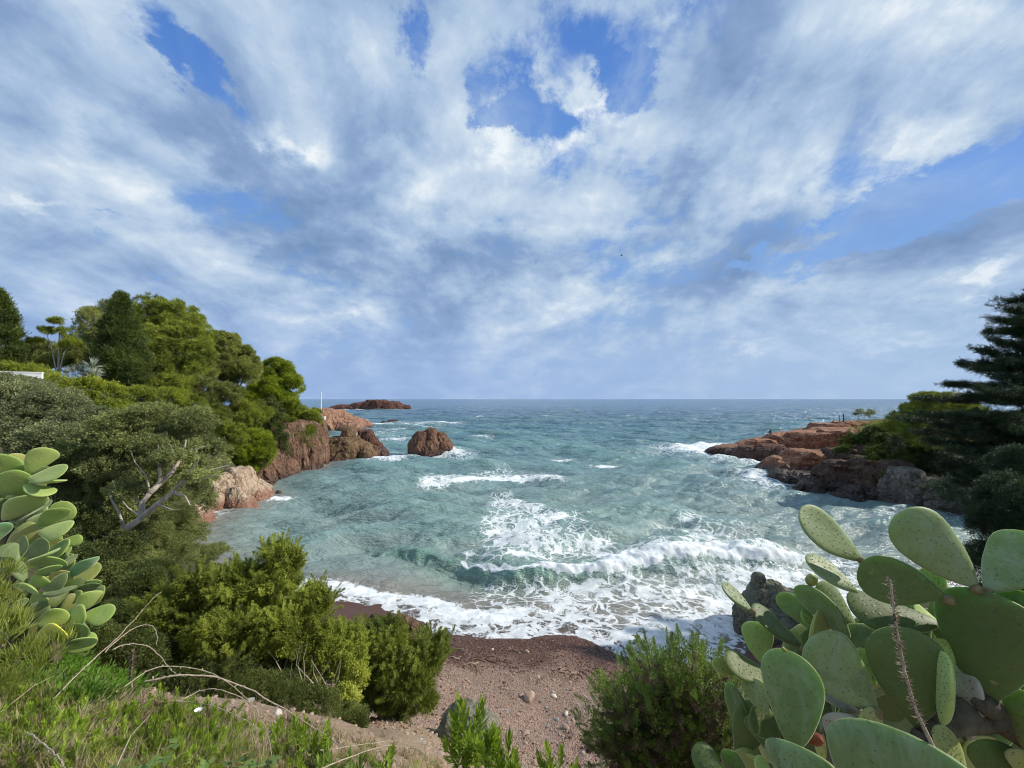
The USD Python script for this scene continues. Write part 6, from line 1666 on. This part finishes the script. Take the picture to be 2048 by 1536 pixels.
def angler():
    """A small figure seen from behind at 76 m, holding a long rod out to the left."""
    feet = at(1541, 876, 75.5)
    t = thing('person', 'person in dark clothes standing on the rock slab, holding a long rod', 'person', base=feet)
    P = lambda x, y, z: np.array([x, y, z])
    legs = capsule_chain([P(-.10, 0, .05), P(-.11, .02, .48), P(-.09, 0, .90)], [.055, .065, .09]) + capsule_chain([P(.12, .03, .05), P(.12, .0, .48), P(.09, 0, .90)], [.055, .065, .09])
    feet_m = capsule_chain([P(-.10, .0, .045), P(-.11, .17, .04)], [.05, .035]) + capsule_chain([P(.12, .03, .045), P(.13, .20, .04)], [.05, .035])
    torso = capsule_chain([P(0, 0, .95), P(0, .01, 1.15), P(0, .0, 1.38)], [.15, .145, .15]) + capsule_chain([P(-.17, 0, 1.40), P(.17, 0, 1.40)], [.075, .075])
    arms = capsule_chain([P(-.20, 0, 1.40), P(-.27, .10, 1.14), P(-.24, .32, 1.10)], [.058, .048, .036]) + capsule_chain([P(.20, 0, 1.40), P(.22, .14, 1.16), P(.0, .32, 1.14)], [.058, .048, .036])
    head = capsule_chain([P(0, 0, 1.42), P(0, .01, 1.52)], [.06, .055]) + [m3.Manifold.sphere(.105, 20).scale((.85, 1.0, 1.18)).translate((0, .02, 1.64)), m3.Manifold.sphere(.018, 8).translate((0, .13, 1.63)), m3.Manifold.sphere(.022, 8).translate((-.09, .02, 1.63)), m3.Manifold.sphere(.022, 8).translate((.09, .02, 1.63))]
    hands = []
    for hx, hy, hz in ((-.24, .35, 1.10), (0.0, .35, 1.14)):
        hands += [m3.Manifold.sphere(.042, 12).scale((.8, 1.2, .6)).translate((hx, hy, hz))]
        for q in range(4):
            hands += capsule_chain([P(hx - .03 + .02 * q, hy + .03, hz), P(hx - .03 + .02 * q, hy + .075 - .005 * abs(q - 1), hz - .015), P(hx - .03 + .02 * q, hy + .07, hz - .045)], [.010, .009, .008])
        hands += capsule_chain([P(hx + .035, hy, hz), P(hx + .045, hy + .045, hz - .01)], [.011, .009])

    def body(ms, L=.035):
        m = m3.Manifold.batch_boolean(ms, m3.OpType.Add).refine_to_length(L).to_mesh()
        tm = trimesh.Trimesh(np.array(m.vert_properties[:, :3], float), np.array(m.tri_verts), process=False)
        trimesh.smoothing.filter_taubin(tm, iterations=6)
        return tm
    skin = plain_material('skin', (0.42, 0.26, 0.19), .6, .08, 30.0)
    part(t, 'body', body(head + arms + hands + torso + legs + feet_m), skin, smooth=True)
    grow = lambda ms, k: m3.Manifold.batch_boolean(ms, m3.OpType.Add)
    jk = capsule_chain([P(0, 0, .93), P(0, .01, 1.15), P(0, .0, 1.39)], [.175, .165, .168]) + capsule_chain([P(-.17, 0, 1.40), P(.17, 0, 1.40)], [.092, .092]) + capsule_chain([P(-.20, 0, 1.40), P(-.27, .10, 1.14), P(-.245, .28, 1.105)], [.075, .064, .052]) + capsule_chain([P(.20, 0, 1.40), P(.22, .14, 1.16), P(.03, .29, 1.14)], [.075, .064, .052])
    part(t, 'jacket', body(jk), plain_material('dark_teal_cloth', (0.035, 0.065, 0.072), .85, .2, 12.0), smooth=True)
    tr = capsule_chain([P(-.10, 0, .09), P(-.11, .02, .48), P(-.09, 0, .92)], [.075, .085, .115]) + capsule_chain([P(.12, .03, .09), P(.12, .0, .48), P(.09, 0, .92)], [.075, .085, .115])
    part(t, 'trousers', body(tr), plain_material('dark_cloth', (0.045, 0.048, 0.06), .85, .2, 12.0), smooth=True)
    sh = capsule_chain([P(-.10, -.02, .05), P(-.11, .18, .045)], [.062, .047]) + capsule_chain([P(.12, .01, .05), P(.13, .21, .045)], [.062, .047])
    part(t, 'shoes', body(sh), dark_metal, smooth=True)
    cap = m3.Manifold.sphere(.118, 20).scale((.88, 1.0, .95)).translate((0, .01, 1.69)).trim_by_plane((0, 0, 1), 1.665)
    part(t, 'cap', body([cap + m3.Manifold.cylinder(.02, .10, .10, 20).translate((0, .09, 1.665))]), dark_metal, smooth=True)
    rod = thing('fishing_rod', 'long thin rod held out level by the person on the rock slab', 'fishing rod', base=feet)
    part(rod, 'rod_blank', tube([P(.10, .38, 1.05), P(-.24, .42, 1.13), P(-1.8, .7, 1.62), P(-3.6, 1.0, 1.78)], [.022, .02, .016, .010], 6), dark_metal, smooth=True)
    part(rod, 'reel', tube([P(-.1, .40, 1.02), P(-.1, .46, 1.02)], [.05, .05], 10), dark_metal)


angler()


def bird():
    c = at(1243, 511, 130)
    t = thing('bird', 'small dark bird gliding alone in the cloudy sky', 'bird', base=c)
    mat = plain_material('dark_plumage', (0.06, 0.06, 0.065), .7, .3, 6.0)
    body = m3.Manifold.batch_boolean([m3.Manifold.sphere(.13, 16).scale((2.0, 1, .9)), m3.Manifold.sphere(.085, 14).translate((-.30, 0, .04)), m3.Manifold.batch_hull([m3.Manifold.sphere(.05, 8).translate((.22, 0, 0)), m3.Manifold.cube((.02, .20, .02), True).translate((.52, 0, .02))]),
                                     m3.Manifold.batch_hull([m3.Manifold.sphere(.035, 8).translate((-.36, 0, .035)), m3.Manifold.sphere(.008, 6).translate((-.47, 0, .02))])], m3.OpType.Add)
    part(t, 'body', body.refine_to_length(.06), mat, smooth=40)
    for s in (-1, 1):
        pts = np.array([(-.16, 0, .05), (-.20, s * .32, .16), (-.02, s * .78, .10), (.10, s * .74, .085), (.08, s * .30, .14), (.16, 0, .05)])
        v = np.vstack([pts, pts + [0, 0, .02]]); n = 6
        f = [(0, i, i + 1) for i in range(1, n - 1)] + [(n, n + i + 1, n + i) for i in range(1, n - 1)] + [q for i in range(n) for q in ((i, n + i, (i + 1) % n), ((i + 1) % n, n + i, n + (i + 1) % n))]
        part(t, 'wing', (v, np.array(f)), mat)


bird()
